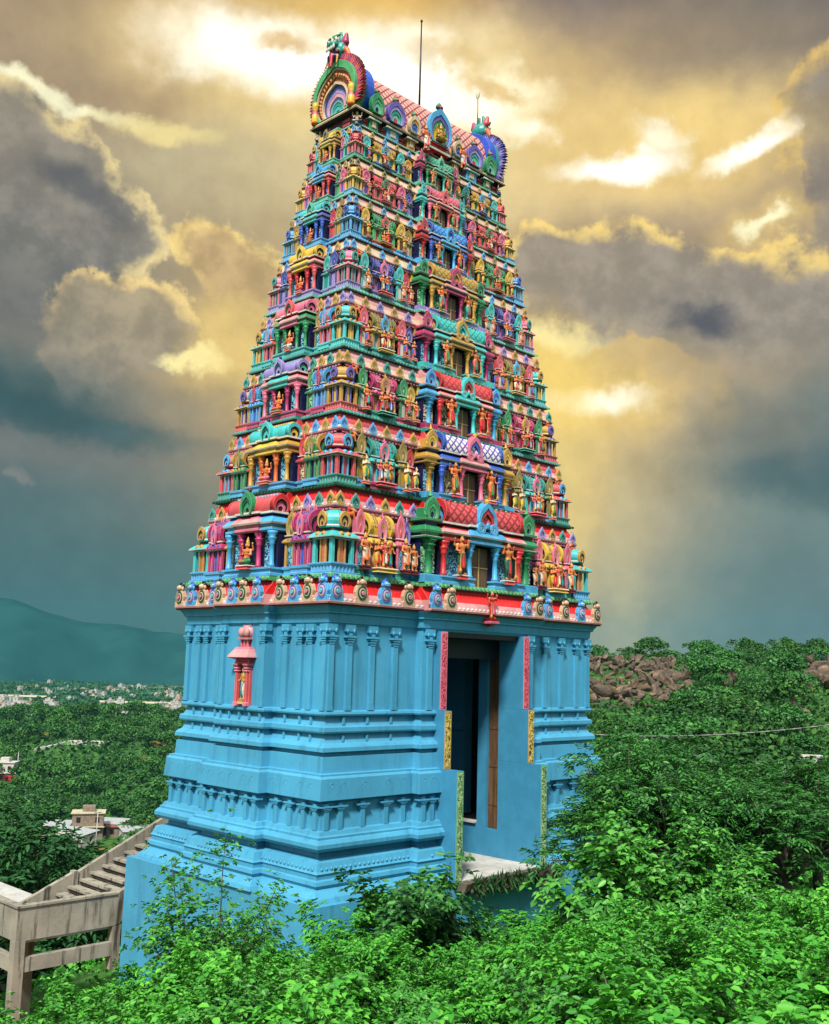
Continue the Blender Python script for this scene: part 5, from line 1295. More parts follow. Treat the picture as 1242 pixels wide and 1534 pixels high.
# far mountains: one ridge with a real back slope
def mountain_mat():
    m, N, b = new_mat('mountain'); geo = N.n('ShaderNodeNewGeometry')
    n = N.noise(geo.outputs['Position'], .006, 6, .6)
    N.link(N.mix(N.rng(n, .35, .65), MT_A, MT_B), b.inputs['Base Color']); b.inputs['Roughness'].default_value = 1; b.inputs['Specular IOR Level'].default_value = 0
MT_A, MT_B = (.008, .040, .044), (.014, .056, .056)  # blue-green of the distant haze partly painted into the mountain's colours
mountain_mat()
PROF = [(-60, 3.4), (-40, 3.0), (-30, 2.6), (-25, 2.55), (-23.5, 2.72), (-21.8, 2.95), (-20.6, 2.85), (-19, 2.2), (-17.2, 1.85), (-15.4, 1.75), (-13.6, 1.5), (-11, 1.35), (-8, 1.1), (-4, .8), (0, .6), (5, .4), (9, .2), (20, -.4), (60, -.8)]
vs, fs = [], []; azs = [-60 + i*.6 for i in range(201)]; NR = 7
for a in azs:
    el = interp(a, [p[0] for p in PROF], [p[1] for p in PROF]) + .10*(vnoise(a*1.7, 3.3)-.5) + .05*(vnoise(a*5, 8.1)-.5)
    R0 = 3100; top = CAM.z + R0*math.tan(radians(el)); t = YAW + radians(a)
    for j in range(NR):
        f = j/(NR-1); r = R0 - 500 + 1000*f; hgt = -64 + (top + 64)*max(0, sin(pi*f))**.85
        r += 120*(vnoise(a*.8, f*4)-.5); vs.append((CAM.x + r*sin(t), CAM.y + r*cos(t), hgt))
for i in range(len(azs)-1):
    for j in range(NR-1): fs.append((i*NR+j, i*NR+j+1, (i+1)*NR+j+1, (i+1)*NR+j))
m = MB(); m.add(vs, fs, 'mountain', True); o = m.build('mountains'); o['kind'] = 'structure'

# ------------------------------------------------------------------ leaves
def leaf_mat(name, stops, rough=.5, trans=.25, spec=.25):
    m, N, b = new_mat(name); m.node_tree.nodes.remove(b)
    geo = N.n('ShaderNodeNewGeometry'); oi = N.n('ShaderNodeObjectInfo')
    f = N.math('ADD', N.math('MULTIPLY', geo.outputs['Random Per Island'], .8), N.math('MULTIPLY', oi.outputs['Random'], .2))
    c = N.ramp(f, stops)
    bs = N.n('ShaderNodeBsdfPrincipled'); N.link(c, bs.inputs['Base Color']); bs.inputs['Roughness'].default_value = rough; bs.inputs['Specular IOR Level'].default_value = spec
    tr = N.n('ShaderNodeBsdfTranslucent'); N.link(N.mix(.5, c, (.10, .22, .02)), tr.inputs[0])
    mx = N.n('ShaderNodeMixShader'); mx.inputs[0].default_value = trans; N.link(bs.outputs[0], mx.inputs[1]); N.link(tr.outputs[0], mx.inputs[2])
    N.link(mx.outputs[0], m.node_tree.nodes['Material Output'].inputs[0])
leaf_mat('leaf_shrub', [(0, (.016,.12,.012)), (.40, (.045,.26,.024)), (.85, (.105,.39,.038)), (.992, (.14,.44,.045)), (.996, (.50,.42,.05)), (1, (.50,.42,.05))], .52, .20, .25)
leaf_mat('leaf_neem', [(0, (.007,.050,.010)), (.5, (.016,.105,.016)), (.9, (.052,.215,.032)), (1, (.09,.29,.045))], .5, .12, .35)
leaf_mat('leaf_pale', [(0, (.018,.12,.014)), (.6, (.05,.24,.026)), (.985, (.11,.36,.042)), (1, (.45,.40,.05))], .45, .18, .4)
leaf_mat('leaf_far', [(0, (.006,.034,.009)), (.5, (.013,.066,.012)), (1, (.060,.175,.026))], .6, .06, .2)
leaf_mat('leaf_dark', [(0, (.008,.046,.014)), (.6, (.016,.085,.020)), (1, (.042,.15,.032))], .6, .08, .2)
leaf_mat('leaf_valley', [(0, (.009,.048,.012)), (.5, (.022,.105,.018)), (1, (.080,.22,.034))], .6, .08, .2)
def bark():
    m, N, b = new_mat('bark'); geo = N.n('ShaderNodeNewGeometry'); n = N.noise(geo.outputs['Position'], 9, 5, .7)
    N.link(N.mix(n, (.035, .028, .02), (.12, .10, .075)), b.inputs['Base Color']); b.inputs['Roughness'].default_value = .9
bark()
def leaves_mesh(name, P, Dr, Nn, Ln, Wd, mat, fold=.25):
    """P base points, Dr leaf directions, Nn face normals, lengths and widths: a folded four-point leaf each"""
    Dr = Dr/np.linalg.norm(Dr, axis=1, keepdims=True)
    S = np.cross(Dr, Nn); S /= np.linalg.norm(S, axis=1, keepdims=True) + 1e-9; U = np.cross(S, Dr)
    Ln = Ln[:, None]; Wd = Wd[:, None]
    mid = P + Dr*Ln*.45
    q1, q2 = P + Dr*Ln*.26, P + Dr*Ln*.62
    V = np.stack([P, q1 + S*Wd*.44 + U*Wd*fold*.9, q2 + S*Wd*.46 + U*Wd*fold*.7, P + Dr*Ln - U*Ln*.12, q2 - S*Wd*.46 + U*Wd*fold*.7, q1 - S*Wd*.44 + U*Wd*fold*.9], 1).reshape(-1, 3)
    n = len(P); b = np.arange(n)*6
    F = np.stack([b, b+1, b+2, b+3, b, b+3, b+4, b+5], 1).reshape(-1)
    me = bpy.data.meshes.new(name); me.vertices.add(n*6); me.vertices.foreach_set('co', V.reshape(-1).astype('f'))
    me.loops.add(n*8); me.loops.foreach_set('vertex_index', F.astype('i')); me.polygons.add(n*2)
    me.polygons.foreach_set('loop_start', np.arange(n*2, dtype='i')*4); me.update(calc_edges=True); me.validate()
    me.materials.append(MATS[mat]); return me
def rnd_dirs(rg, n): 
    v = rg.normal(size=(n, 3)); return v/np.linalg.norm(v, axis=1, keepdims=True)
def branches(mb, rg, h, spread, nst, lean=.0, r0=.03, up=.7, seg=5):
    """stems from the ground; returns polyline list"""
    out = []
    for i in range(nst):
        a = rg.uniform(0, 2*pi); el = rg.uniform(.25, 1.0)
        d = np.array([cos(a)*(1-el*up), sin(a)*(1-el*up), .35 + el*.8]); d /= np.linalg.norm(d); L = h*rg.uniform(.6, 1.1)
        p = np.array([rg.normal()*.06, rg.normal()*.06, 0.0]); pts = [p]
        for s_ in range(seg):
            d = d + rg.normal(size=3)*.16; d[2] += -.03*s_; d /= np.linalg.norm(d)
            p = p + d*L/seg*np.array([spread, spread, 1]); pts.append(p)
        for k in range(seg): mb.tube(pts[k], pts[k+1], r0*(1-k/seg)*.9 + .004, r0*(1-(k+1)/seg)*.9 + .004, 5, 'bark')
        out.append(pts)
    return out
def shrub_proto(seed, h, spread, nst, leafmat, L, nl, whorl=6, droop=.25):
    """leafy shrub: many thin stems carrying side sprays of oval leaves, each spray ending in a rosette"""
    rg = np.random.default_rng(seed); mb = MB(); st = branches(mb, rg, h, spread, nst, r0=.018)
    P, Dd, Nn = [], [], []
    per = nl//(nst*whorl)
    for pts in st:
        for _ in range(per):
            t = rg.uniform(.25, 1)**.7*(len(pts)-1); k = min(int(t), len(pts)-2); q = pts[k] + (pts[k+1]-pts[k])*(t-k)
            ax = rnd_dirs(rg, 1)[0]; ax[2] = abs(ax[2])*.6; ax /= np.linalg.norm(ax)
            c = q + ax*rg.uniform(.04, .34)*h*.55
            out = c - np.array([0, 0, h*.25]); out /= np.linalg.norm(out) + 1e-6
            nrm = out*.7 + np.array([0, 0, .9]) + rg.normal(size=3)*.25; nrm /= np.linalg.norm(nrm)
            a = np.cross(nrm, [.3, .5, .8]); a /= np.linalg.norm(a); b = np.cross(nrm, a); ph = rg.uniform(0, 6.28)
            for w in range(whorl):
                an = ph + 2*pi*w/whorl + rg.normal()*.25; d = a*cos(an) + b*sin(an) + nrm*rg.uniform(-.1, .45); d[2] -= droop*rg.uniform(.2, 1)
                P.append(c + rg.normal(size=3)*.012); Dd.append(d); Nn.append(nrm + rg.normal(size=3)*.35)
    P, Dd, Nn = map(np.array, (P, Dd, Nn)); n = len(P)
    ln = L*rg.uniform(.6, 1.3, n); wd = ln*rg.uniform(.42, .62, n)
    f = bpy.data.objects.new('foliage', leaves_mesh('foliage', P, Dd, Nn, ln, wd, leafmat)); COL.objects.link(f)
    root = empty('leafy_shrub'); s_ = mb.build('stems', root); f.parent = root
    return root
def tree_proto(seed, h, rad, nlobe, nleaf, leafmat, L, name='tree', trunk=.12, pinn=True, flat=.75, low=.15):
    """trunk with limbs running out to lobes of foliage, gaps between the lobes"""
    rg = np.random.default_rng(seed); mb = MB()
    th = h*rg.uniform(.28, .36); mb.tube((0,0,-.5), (rg.normal()*.08, rg.normal()*.08, th), trunk*1.2, trunk*.85, 8, 'bark')
    C, R = [], []
    for i in range(nlobe):
        a = rg.uniform(0, 2*pi); zf = rg.uniform(low, 1); rr = rad*sqrt(max(.05, 1-(zf*.9)**2.2))*rg.uniform(.35, 1.0)
        C.append((rr*cos(a), rr*sin(a), h*(.25 + .72*zf*rg.uniform(.8, 1.05)))); R.append(rad*rg.uniform(.17, .30))
    C, R = np.array(C), np.array(R)
    for c in C:
        mid = np.array([c[0]*.35, c[1]*.35, th + (c[2]-th)*.35]); mb.tube((0, 0, th*.85), mid, trunk*.5, trunk*.3, 6, 'bark'); mb.tube(mid, c, trunk*.3, trunk*.1, 5, 'bark')
    per = nleaf//nlobe; P, Dd, Nn = [], [], []
    for c, r in zip(C, R):
        k = max(4, per//9)
        u = rnd_dirs(rg, k); u[:, 2] = np.abs(u[:, 2])*1.0 - .3*rg.uniform(0, 1, k); cen = c + u*r*rg.uniform(.55, 1.0, (k, 1))*np.array([1, 1, flat])
        for q, ud in zip(cen, u):                                   # a spray: leaflets along a drooping rib
            d = ud + rg.normal(size=3)*.45; d[2] -= .15; d /= np.linalg.norm(d); sd = np.cross(d, [0, 0, 1.]); sd /= np.linalg.norm(sd) + 1e-6
            rib = L*rg.uniform(2.0, 3.2)
            for j in range(9):
                t = j/8; p = q + d*rib*t - np.array([0, 0, rib*.35*t*t]); s_ = 1 if j % 2 else -1
                dd = d*.7 + sd*s_*(1.0 if j < 8 else 0) + rg.normal(size=3)*.15; dd[2] -= .3
                P.append(p); Dd.append(dd); Nn.append(np.array([0, 0, 1.]) + ud*.5 + rg.normal(size=3)*.3)
    P, Dd, Nn = map(np.array, (P, Dd, Nn)); n = len(P); ln = L*rg.uniform(.75, 1.35, n); wd = ln*(.34 if pinn else .55)
    f = bpy.data.objects.new('crown', leaves_mesh('crown', P, Dd, Nn, ln, wd, leafmat)); COL.objects.link(f)
    root = empty(name); mb.build('trunk', root); f.parent = root
    return root
def far_tree(seed, h, rad, n, mat, lf=.15):
    """a distant tree in one mesh: many small leaf clumps over domed lobes, with its trunk"""
    rg = np.random.default_rng(seed); nl = int(rg.integers(9, 15)); P, Dd, Nn = [], [], []
    for i in range(nl):
        a = rg.uniform(0, 6.28); rr = rad*sqrt(rg.uniform(0, .8)); top = h*(.62 + .38*sqrt(max(0, 1 - (rr/rad)**2))*rg.uniform(.8, 1.1)); r = rad*rg.uniform(.28, .46)
        c = np.array([rr*cos(a), rr*sin(a), top - r*.8]); u = rnd_dirs(rg, n//nl); u[:, 2] = np.where(u[:, 2] < -.25, -u[:, 2], u[:, 2])
        P.append(c + u*r*np.array([1, 1, .85])*rg.uniform(.82, 1.04, (len(u), 1))); Dd.append(u*.5 + rg.normal(size=u.shape)*.55 - np.array([0, 0, .25])); Nn.append(u + rg.normal(size=u.shape)*.3)
    k = n//6; zz = rg.uniform(.12, .7, k); aa = rg.uniform(0, 6.28, k); P.append(np.stack([rad*.8*np.cos(aa)*np.sqrt(zz), rad*.8*np.sin(aa)*np.sqrt(zz), h*zz], 1)); Dd.append(rg.normal(size=(k, 3))); Nn.append(rg.normal(size=(k, 3)) + [0, 0, 1])
    P, Dd, Nn = map(np.concatenate, (P, Dd, Nn)); k = len(P); ln = rad*lf*rg.uniform(.7, 1.5, k)
    return leaves_mesh('far_tree', P, Dd, Nn, ln, ln*.75, mat, .12)
def spread(proto, first, loc, rz, sc, label=None, cat=None, group=None):
    o = proto if first else copy_tree(proto)
    o.location = loc; o.rotation_euler = (0, 0, rz); o.scale = (sc,)*3 if not isinstance(sc, tuple) else sc
    return tag(o, label, cat, group)
# ------------------------------------------------------------------ stair and landing behind the plinth
def stair():
    root = tag(empty('concrete_stair', (-1.2, 8.8, -9.0)), 'weathered concrete stair and landing on posts, climbing behind the blue plinth', 'stair')
    O = Vector((-1.2, 8.8, -9.0))
    def part(mb, name, parent=None):
        o = mb.build(name); o.parent = parent or root
        if parent is None: o.location = -O
        return o
    XA, XB, YA, YB = -3.85, -1.0, 7.55, 10.2
    zt, zb = -7.58, -8.42
    m = MB(); m.box(XA, XB, YA, YA+.16, zb, zt, 'concrete')                                   # near parapet, level part
    m.add([(XB,YA,zb),(XB+4.2,YA,zb+1.98),(XB+4.2,YA+.16,zb+1.98),(XB,YA+.16,zb),(XB,YA,zt),(XB+4.2,YA,zt+1.98),(XB+4.2,YA+.16,zt+1.98),(XB,YA+.16,zt)],
          [(3,2,1,0),(4,5,6,7),(0,1,5,4),(1,2,6,5),(2,3,7,6),(3,0,4,7)], 'concrete')
    m.box(XA-.04, XB, YA-.04, YA+.20, zt+.002, zt+.06, 'concrete')
    part(m, 'near_parapet')
    m = MB(); m.box(XA, XA+.16, YA+.163, 22, zb, zt, 'concrete'); m.box(XA-.04, XA+.20, YA+.203, 22, zt+.002, zt+.06, 'concrete'); part(m, 'bridge_parapet')
    m = MB()
    m.add([(XB+.1,YB,-8.4),(4.2,YB,-6.4),(4.2,YB+.16,-6.4),(XB+.1,YB+.16,-8.4),(XB+.1,YB,-7.45),(4.2,YB,-5.02),(4.2,YB+.16,-5.02),(XB+.1,YB+.16,-7.45)],
          [(3,2,1,0),(4,5,6,7),(0,1,5,4),(1,2,6,5),(2,3,7,6),(3,0,4,7)], 'concrete')
    m.add([(XB-2.0,YB,-8.4),(XB+.097,YB,-8.4),(XB+.097,YB+.16,-8.4),(XB-2.0,YB+.16,-8.4),(XB-2.0,YB,-8.28),(XB+.097,YB,-7.38),(XB+.097,YB+.16,-7.38),(XB-2.0,YB+.16,-8.28)],
          [(3,2,1,0),(4,5,6,7),(0,1,5,4),(1,2,6,5),(2,3,7,6),(3,0,4,7)], 'concrete')
    m.box(XB+.03, XB+.17, YB-.05, YB+.21, -8.4, -7.36, 'concrete')
    part(m, 'far_parapet')
    for i in range(13):
        m = MB(); x = XB - .85 + i*.36; z = -8.16 + i*.165
        m.box(x, x+.32, YA+.17, YB-.01, z, z+.07, 'concrete'); m.box(x+.06, x+.09, YA+.17, YB-.01, z-.10, z-.001, 'broken_concrete'); part(m, 'tread')
    m = MB(); m.box(XA+.17, XB-.06, YA+.17, 22, -8.52, -8.40, 'slab_concrete'); part(m, 'landing_slab')
    m = MB(); m.box(XA+.27, XB+.2, YA+.02, YA+.24, -9.22, -8.86, 'concrete'); part(m, 'beam')
    m = MB(); m.box(XA+.02, XA+.24, YA+.28, 22, -9.22, -8.86, 'concrete'); part(m, 'beam')
    m = MB(); m.box(XA-.02, XA+.26, YA-.02, YA+.27, -12.5, zb-.002, 'concrete'); part(m, 'post')
    m = MB(); m.box(XB-.05, XB+.2, YA+.01, YA+.25, -9.6, zb-.002, 'concrete'); part(m, 'post')
    for x, y in ((XA+.5, 10.3), (XA+1.6, 10.3), (XA, 14.5), (XA+.9, 12.8)):
        m = MB(); m.box(x, x+.28, y, y+.28, -14.5, -8.53, 'concrete'); part(m, 'post')
stair()

# ------------------------------------------------------------------ near vegetation
rg = random.Random(42)
protos = [shrub_proto(1, 1.45, 1.05, 14, 'leaf_shrub', .075, 6600), shrub_proto(2, 1.30, 1.15, 12, 'leaf_pale', .058, 8200, whorl=8), shrub_proto(3, 1.6, .95, 13, 'leaf_shrub', .082, 6200), shrub_proto(4, 1.2, 1.2, 12, 'leaf_shrub', .062, 7000)]
used = [False]*4
EDGE = [(-60,1560),(0,1530),(60,1478),(150,1426),(200,1404),(300,1366),(420,1332),(520,1350),(620,1362),(740,1380),(830,1345),(870,1318),(1000,1308),(1100,1298),(1242,1276),(1400,1262)]
n = 0
r = 7.0
while r < 16.5:
    th = -34.0
    while th < 40:
        rr = r + rg.uniform(-.3, .3); t_ = th + rg.uniform(-1.2, 1.2)*8/r; a = YAW + radians(t_)
        x, y = CAM.x + rr*sin(a), CAM.y + rr*cos(a); g = ground(x, y); th += .95/r*57.3
        # keep the top of each shrub under the line the mass makes against the tower
        px = 621 + FPX*math.tan(radians(t_)); lim = interp(px, [e[0] for e in EDGE], [e[1] for e in EDGE])
        d = ray(px, lim); ztop = CAM.z + d.z/math.hypot(d.x, d.y)*rr
        hmax = (ztop - g)*(.70 + .36*rg.random())
        if ztop - g > .9: hmax = min(hmax, ztop - g + .06)
        if hmax < .55: continue
        k = rg.randrange(4); sc = min(1.25, hmax/(1.75, 1.6, 1.9, 1.5)[k])*rg.uniform(.86, 1.04)
        sw = max(sc, .72)
        spread(protos[k], not used[k], (x, y, g - .05), rg.uniform(0, 6.28), (sw, sw, sc), 'bright green leafy shrub in the thicket filling the near slope', 'shrub', 'leafy shrubs covering the near slope'); used[k] = True; n += 1
    r += .92
print('near shrubs', n)
# shrubs one can tell apart
S = shrub_proto(21, 2.6, .55, 13, 'leaf_pale', .062, 8600, whorl=8, droop=.1)
spread(S, True, at(300, 1400, 15.2), .4, (1.0, 1.0, 1.12), 'thin feathery young tree standing before the left corner of the blue plinth', 'shrub')
o = shrub_proto(22, 2.0, .62, 10, 'leaf_pale', .06, 4600, whorl=7, droop=.1); spread(o, True, at(378, 1400, 16.0), 1.4, 1.0, 'low sprawling feathery shrub right of the thin young tree before the tower', 'shrub')
o = shrub_proto(23, 2.0, .8, 13, 'leaf_neem', .10, 4600); spread(o, True, at(610, 1400, 17.5), 2.2, (1.25, 1.25, 1.12), 'rounded darker bush in front of the tower left of the broken gateway slab', 'shrub')
o = copy_tree(o); spread(o, True, at(668, 1400, 18.0), .7, (.8, .8, .70), 'darker bush just below the broken edge of the gateway slab', 'shrub')
o = shrub_proto(24, 1.9, .8, 12, 'leaf_shrub', .10, 4000); spread(o, True, at(545, 1400, 18.5), 1.2, (1.0, 1.0, .9), 'sprawling bush whose thin shoots cross the near corner of the plinth', 'shrub')
o = copy_tree(o); spread(o, True, at(800, 1390, 20.0), 2.9, (1.0, 1.0, .42), 'low bush against the blue plinth right of the gateway slab', 'shrub')
o = shrub_proto(25, 2.5, .62, 12, 'leaf_pale', .13, 5000); spread(o, True, at(925, 1330, 17.5), .3, (1.05, 1.05, 1.0), 'pale green broad leaved shrub in front of the dark trees right of the tower', 'shrub')
o = copy_tree(o); spread(o, True, at(1030, 1320, 18.5), 1.9, (.8, .8, .88), 'smaller pale shrub right of the broad leaved pale one', 'shrub')
o = copy_tree(o); spread(o, True, at(1120, 1310, 18.5), 2.9, (.8, .8, .62), 'low pale shrub at the foot of the right hand trees', 'shrub')
b = at(1006, 1480, 6.9); o = shrub_proto(27, 1.5, .40, 5, 'leaf_shrub', .17, 260, whorl=5, droop=.5)
spread(o, True, b, .5, (1.0, 1.0, .92), 'broad leaved plant with two yellow leaves, nearest the bottom edge of the slope', 'plant')
yl = np.array([[.05, -.12, 1.16], [.12, -.16, 1.08]]); f_ = bpy.data.objects.new('yellow_leaf', leaves_mesh('yellow_leaf', yl, np.array([[.9, -.5, -.3], [1, -.2, -.8]]), np.array([[-.3, -.8, .9], [-.3, -.8, .7]]), np.array([.20, .17]), np.array([.10, .09]), 'yellow', .15)); COL.objects.link(f_); f_.parent = o
# trees right of the tower
TA = tree_proto(31, 4.3, 2.3, 36, 14000, 'leaf_neem', .13, 'neem_tree'); TB_ = tree_proto(32, 4.4, 2.5, 36, 14000, 'leaf_neem', .13, 'neem_tree'); TC = tree_proto(33, 4.0, 2.2, 30, 11000, 'leaf_neem', .13, 'neem_tree')
TD = tree_proto(34, 4.2, 2.4, 24, 13000, 'leaf_dark', .16, 'neem_tree')
used = {}
def put_tree(p, px, r, rz, sc, label, zofs=0.0, group=None):
    first = id(p) not in used; used[id(p)] = 1
    loc = at(px, 1250, r); loc.z += zofs
    return spread(p, first, loc, rz, sc, label, 'tree', group)
put_tree(TA, 948, 24.0, .5, (.95, .95, .90), 'dark green tree whose low branch reaches across the right corner of the tower')
put_tree(TB_, 990, 27.0, 2.0, (1.0, 1.0, .92), 'tallest of the leafy trees right of the tower, with a rounded top')
put_tree(TC, 1075, 26.0, 4.0, (1.05, 1.05, .88), 'feathery tree between the tallest tree and the right edge trees')
put_tree(TA, 1150, 27.5, 2.6, (1.0, 1.0, .70), 'spreading tree third from the tower in the row of trees on the right')
put_tree(TB_, 1225, 25.0, 1.0, (1.0, 1.0, .66), 'spreading tree cut by the right edge of the picture')
put_tree(TC, 1010, 22.5, .9, (.9, .9, .80), 'low tree in front of the tallest tree, beside the pale shrub')
put_tree(TC, 1180, 22.5, 5.1, (.9, .9, .62), 'low tree at the right edge in front of the taller trees')
put_tree(TD, 905, 38.0, 3.1, (.55, .55, .6), 'dark tree just right of the tower behind the low parapet wall', -.4)
put_tree(TD, 955, 42.0, 1.1, (.6, .6, .55), 'dark tree behind the row of leafy trees, second from the tower', -.5)
# trees at the left, below the tower
LT = [tree_proto(41, 9.0, 4.6, 26, 9000, 'leaf_dark', .34, 'valley_tree', .25), tree_proto(42, 8.0, 4.2, 24, 9000, 'leaf_dark', .34, 'valley_tree', .25), tree_proto(43, 8.5, 4.4, 24, 9000, 'leaf_neem', .32, 'valley_tree', .25)]
LL = [(20, 46, 0, 1.0, 'large dark tree at the left edge above the stair landing'), (110, 50, 1, 1.0, 'dark tree right above the bend of the stair parapet'), (190, 58, 2, .9, 'lighter green tree behind the top of the stair parapet'),
      (60, 62, 2, 1.05, 'broad green tree behind the large dark tree at the left edge'), (150, 70, 0, 1.0, 'dark tree below the brown village house'), (225, 74, 1, .9, 'dark tree beside the left edge of the blue base'), (-20, 72, 1, 1.1, 'dark tree half cut by the left edge of the picture'),
      (95, 80, 0, .95, 'dark round tree in the row below the village')]
for i, (px, r_, k, sc, lab) in enumerate(LL): put_tree(LT[k], px, r_, i*1.3, sc, lab, -1.0)

# ------------------------------------------------------------------ far woods: every tree its own object
FT = [far_tree(50+i, 5.5, 3.2, 620, 'leaf_valley' if i % 3 else 'leaf_far') for i in range(5)]
FTN = [far_tree(60+i, 4.2, 2.6, 1500, 'leaf_far' if i % 2 else 'leaf_neem', .10) for i in range(4)]
def put_far(me, name, loc, sc, label, group, cat='tree'):
    o = bpy.data.objects.new(name, me); COL.objects.link(o); o.location = loc; o.scale = (sc*rg.uniform(.9, 1.25), sc*rg.uniform(.9, 1.25), sc*rg.uniform(.75, 1.1)); o.rotation_euler = (0, 0, rg.uniform(0, 6.28))
    return tag(o, label, cat, group)
nf = 0; tries = 0; pts = []
VIL = [(140, 1235, 280), (105, 1243, 268), (190, 1222, 285)]
while nf < 285 and tries < 20000:
    tries += 1
    r_ = 78 + (rg.random()**.85)*445; th = rg.uniform(-24.5, -10.5)
    a = YAW + radians(th); x, y = CAM.x + r_*sin(a), CAM.y + r_*cos(a)
    px = 621 + FPX*math.tan(radians(th))
    if 238 < r_ < 292 and 55 < px < 225: continue
    if 385 < r_ < 436 and 45 < px < 168: continue
    dmin = 3.6 + r_*.0125
    if any((x-q[0])**2 + (y-q[1])**2 < dmin*dmin for q in pts): continue
    if vnoise(x/30+5, y/30) > .74: continue
    pts.append((x, y)); nf += 1
    put_far(FT[nf % 5], 'valley_tree', (x, y, ground(x, y) - .8), (.85 + .25*rg.random())*(.8 + r_*.0013), 'round green tree in the wood covering the valley and its low hill', 'trees of the valley wood')
nh = 0; tries = 0; pts = []
while nh < 165 and tries < 20000:
    tries += 1
    r_ = 52 + (rg.random()**.7)*140; th = rg.uniform(7.5, 25)
    a = YAW + radians(th); x, y = CAM.x + r_*sin(a), CAM.y + r_*cos(a); px = 621 + FPX*math.tan(radians(th))
    dmin = 2.0 + r_*.012
    if any((x-q[0])**2 + (y-q[1])**2 < dmin*dmin for q in pts): continue
    sc_ = (.42 + .75*rg.random()**1.5)*(.75 + r_*.0016); el_ = math.degrees(atan2(ground(x, y) - .5 + 4.3*sc_ - CAM.z, r_))
    if r_ < 170 and (px < 1036 and el_ > -1.9 or px > 1194 and el_ > -2.6) or r_ < 152 and 1078 < px < 1124 and el_ > -.5: continue
    pts.append((x, y)); nh += 1
    put_far(FTN[nh % 4], 'hillside_tree', (x, y, ground(x, y) - .5), sc_, 'round green tree on the rocky hillside right of the tower', 'trees of the rocky hillside')
# undergrowth between the trees: one mass
def undergrowth(name, n, rlo, rhi, tlo, thi, L, mat, hgt, pw=.9, keep=None):
    R = np.random.default_rng(77); P = []
    rr = rlo + (R.random(n)**pw)*(rhi-rlo); tt = R.uniform(tlo, thi, n); ok = []
    for r_, t_ in zip(rr, tt):
        a = YAW + radians(t_); x, y = CAM.x + r_*sin(a), CAM.y + r_*cos(a)
        if keep and not keep(r_, 621 + FPX*math.tan(radians(t_))): continue
        P.append((x, y, ground(x, y) + R.random()*hgt - .1))
    P = np.array(P); k = len(P); D_ = R.normal(size=(k, 3)); D_[:, 2] = np.abs(D_[:, 2])*.8 + .2; N_ = R.normal(size=(k, 3)) + [0, 0, 1.2]
    ln = L*R.uniform(.6, 1.4, k)*(1 if np.isscalar(L) else 1)
    o = bpy.data.objects.new(name, leaves_mesh(name, P, D_, N_, ln, ln*.7, mat, .1)); COL.objects.link(o); o['kind'] = 'stuff'; return o
undergrowth('hillside_scrub', 44000, 40, 200, 6.5, 44, .42, 'leaf_far', .8, keep=lambda r_, px: not (116 < r_ < 176 and (px < 1036 or px > 1194)))
undergrowth('valley_scrub', 40000, 45, 520, -44, 8, 1.7, 'leaf_far', 1.6, pw=.8, keep=lambda r_, px: not (250 < r_ < 290 and 60 < px < 220))
undergrowth('slope_weeds', 30000, 15, 46, -44, 48, .17, 'leaf_shrub', .5, keep=lambda r_, px: not (r_ > 22 and 330 < px < 900))
# tree lines of the far plain
R = np.random.default_rng(5); P = []
for b in range(95):
    r_ = 650 + R.random()**1.3*2000; a = YAW + radians(R.uniform(-26, -10)); ax = R.uniform(-.3, .3) + YAW + pi/2
    for q in range(R.integers(12, 46)):
        t = R.uniform(-1, 1)*r_*.035; x = CAM.x + r_*sin(a) + t*sin(ax) + R.normal()*4; y = CAM.y + r_*cos(a) + t*cos(ax) + R.normal()*4
        h_ = R.uniform(3.5, 8)
        for c in range(7): P.append((x + R.normal()*2.2, y + R.normal()*2.2, -61 + h_*R.uniform(.1, .9)))
P = np.array(P); k = len(P); D_ = R.normal(size=(k, 3)); N_ = R.normal(size=(k, 3)) + [0, 0, .8]; ln = R.uniform(3, 6, k)
o = bpy.data.objects.new('plain_woodland', leaves_mesh('plain_woodland', P, D_, N_, ln, ln*.8, 'leaf_dark', .1)); COL.objects.link(o); o['kind'] = 'stuff'

# ------------------------------------------------------------------ boulders of the hill
def rock_mat():
    m, N, b = new_mat('granite'); geo = N.n('ShaderNodeNewGeometry'); tc = N.n('ShaderNodeTexCoord'); oi = N.n('ShaderNodeObjectInfo')
    n1 = N.noise(geo.outputs['Position'], .9, 6, .65); n2 = N.noise(geo.outputs['Position'], 5, 5, .7)
    c = N.ramp(n1, [(.25, lin((34,29,25))), (.5, lin((78,64,52))), (.7, lin((140,118,92)))])
    c = N.mix(N.rng(oi.outputs['Random'], 0, 1, 0, .45, False), c, lin((78,68,58))); c = N.mix(N.rng(n2, .5, .72, 0, .7), c, lin((58,46,40)))
    N.link(c, b.inputs['Base Color']); b.inputs['Roughness'].default_value = .9
    bp = N.n('ShaderNodeBump'); bp.inputs['Strength'].default_value = .8; bp.inputs['Distance'].default_value = .25; N.link(n1, bp.inputs['Height']); N.link(bp.outputs[0], b.inputs['Normal'])
rock_mat()
RK = []
for i in range(7):
    R = np.random.default_rng(90+i); bm = bmesh.new(); bmesh.ops.create_icosphere(bm, subdivisions=3, radius=1)
    pl = [(rnd_dirs(R, 1)[0], R.uniform(.42, .88)) for _ in range(9)]; sq = R.uniform(.65, 1.25, 3)*np.array([1.2, .9, .8])
    for v in bm.verts:
        p = np.array(v.co)
        for nrm, d_ in pl:
            e_ = p @ nrm - d_
            if e_ > 0: p = p - nrm*e_
        p = p*sq*(1 + .05*R.normal()*.4); v.co = p
    me = bpy.data.meshes.new('boulder'); bm.to_mesh(me); bm.free(); me.materials.append(MATS['granite']); RK.append(me)
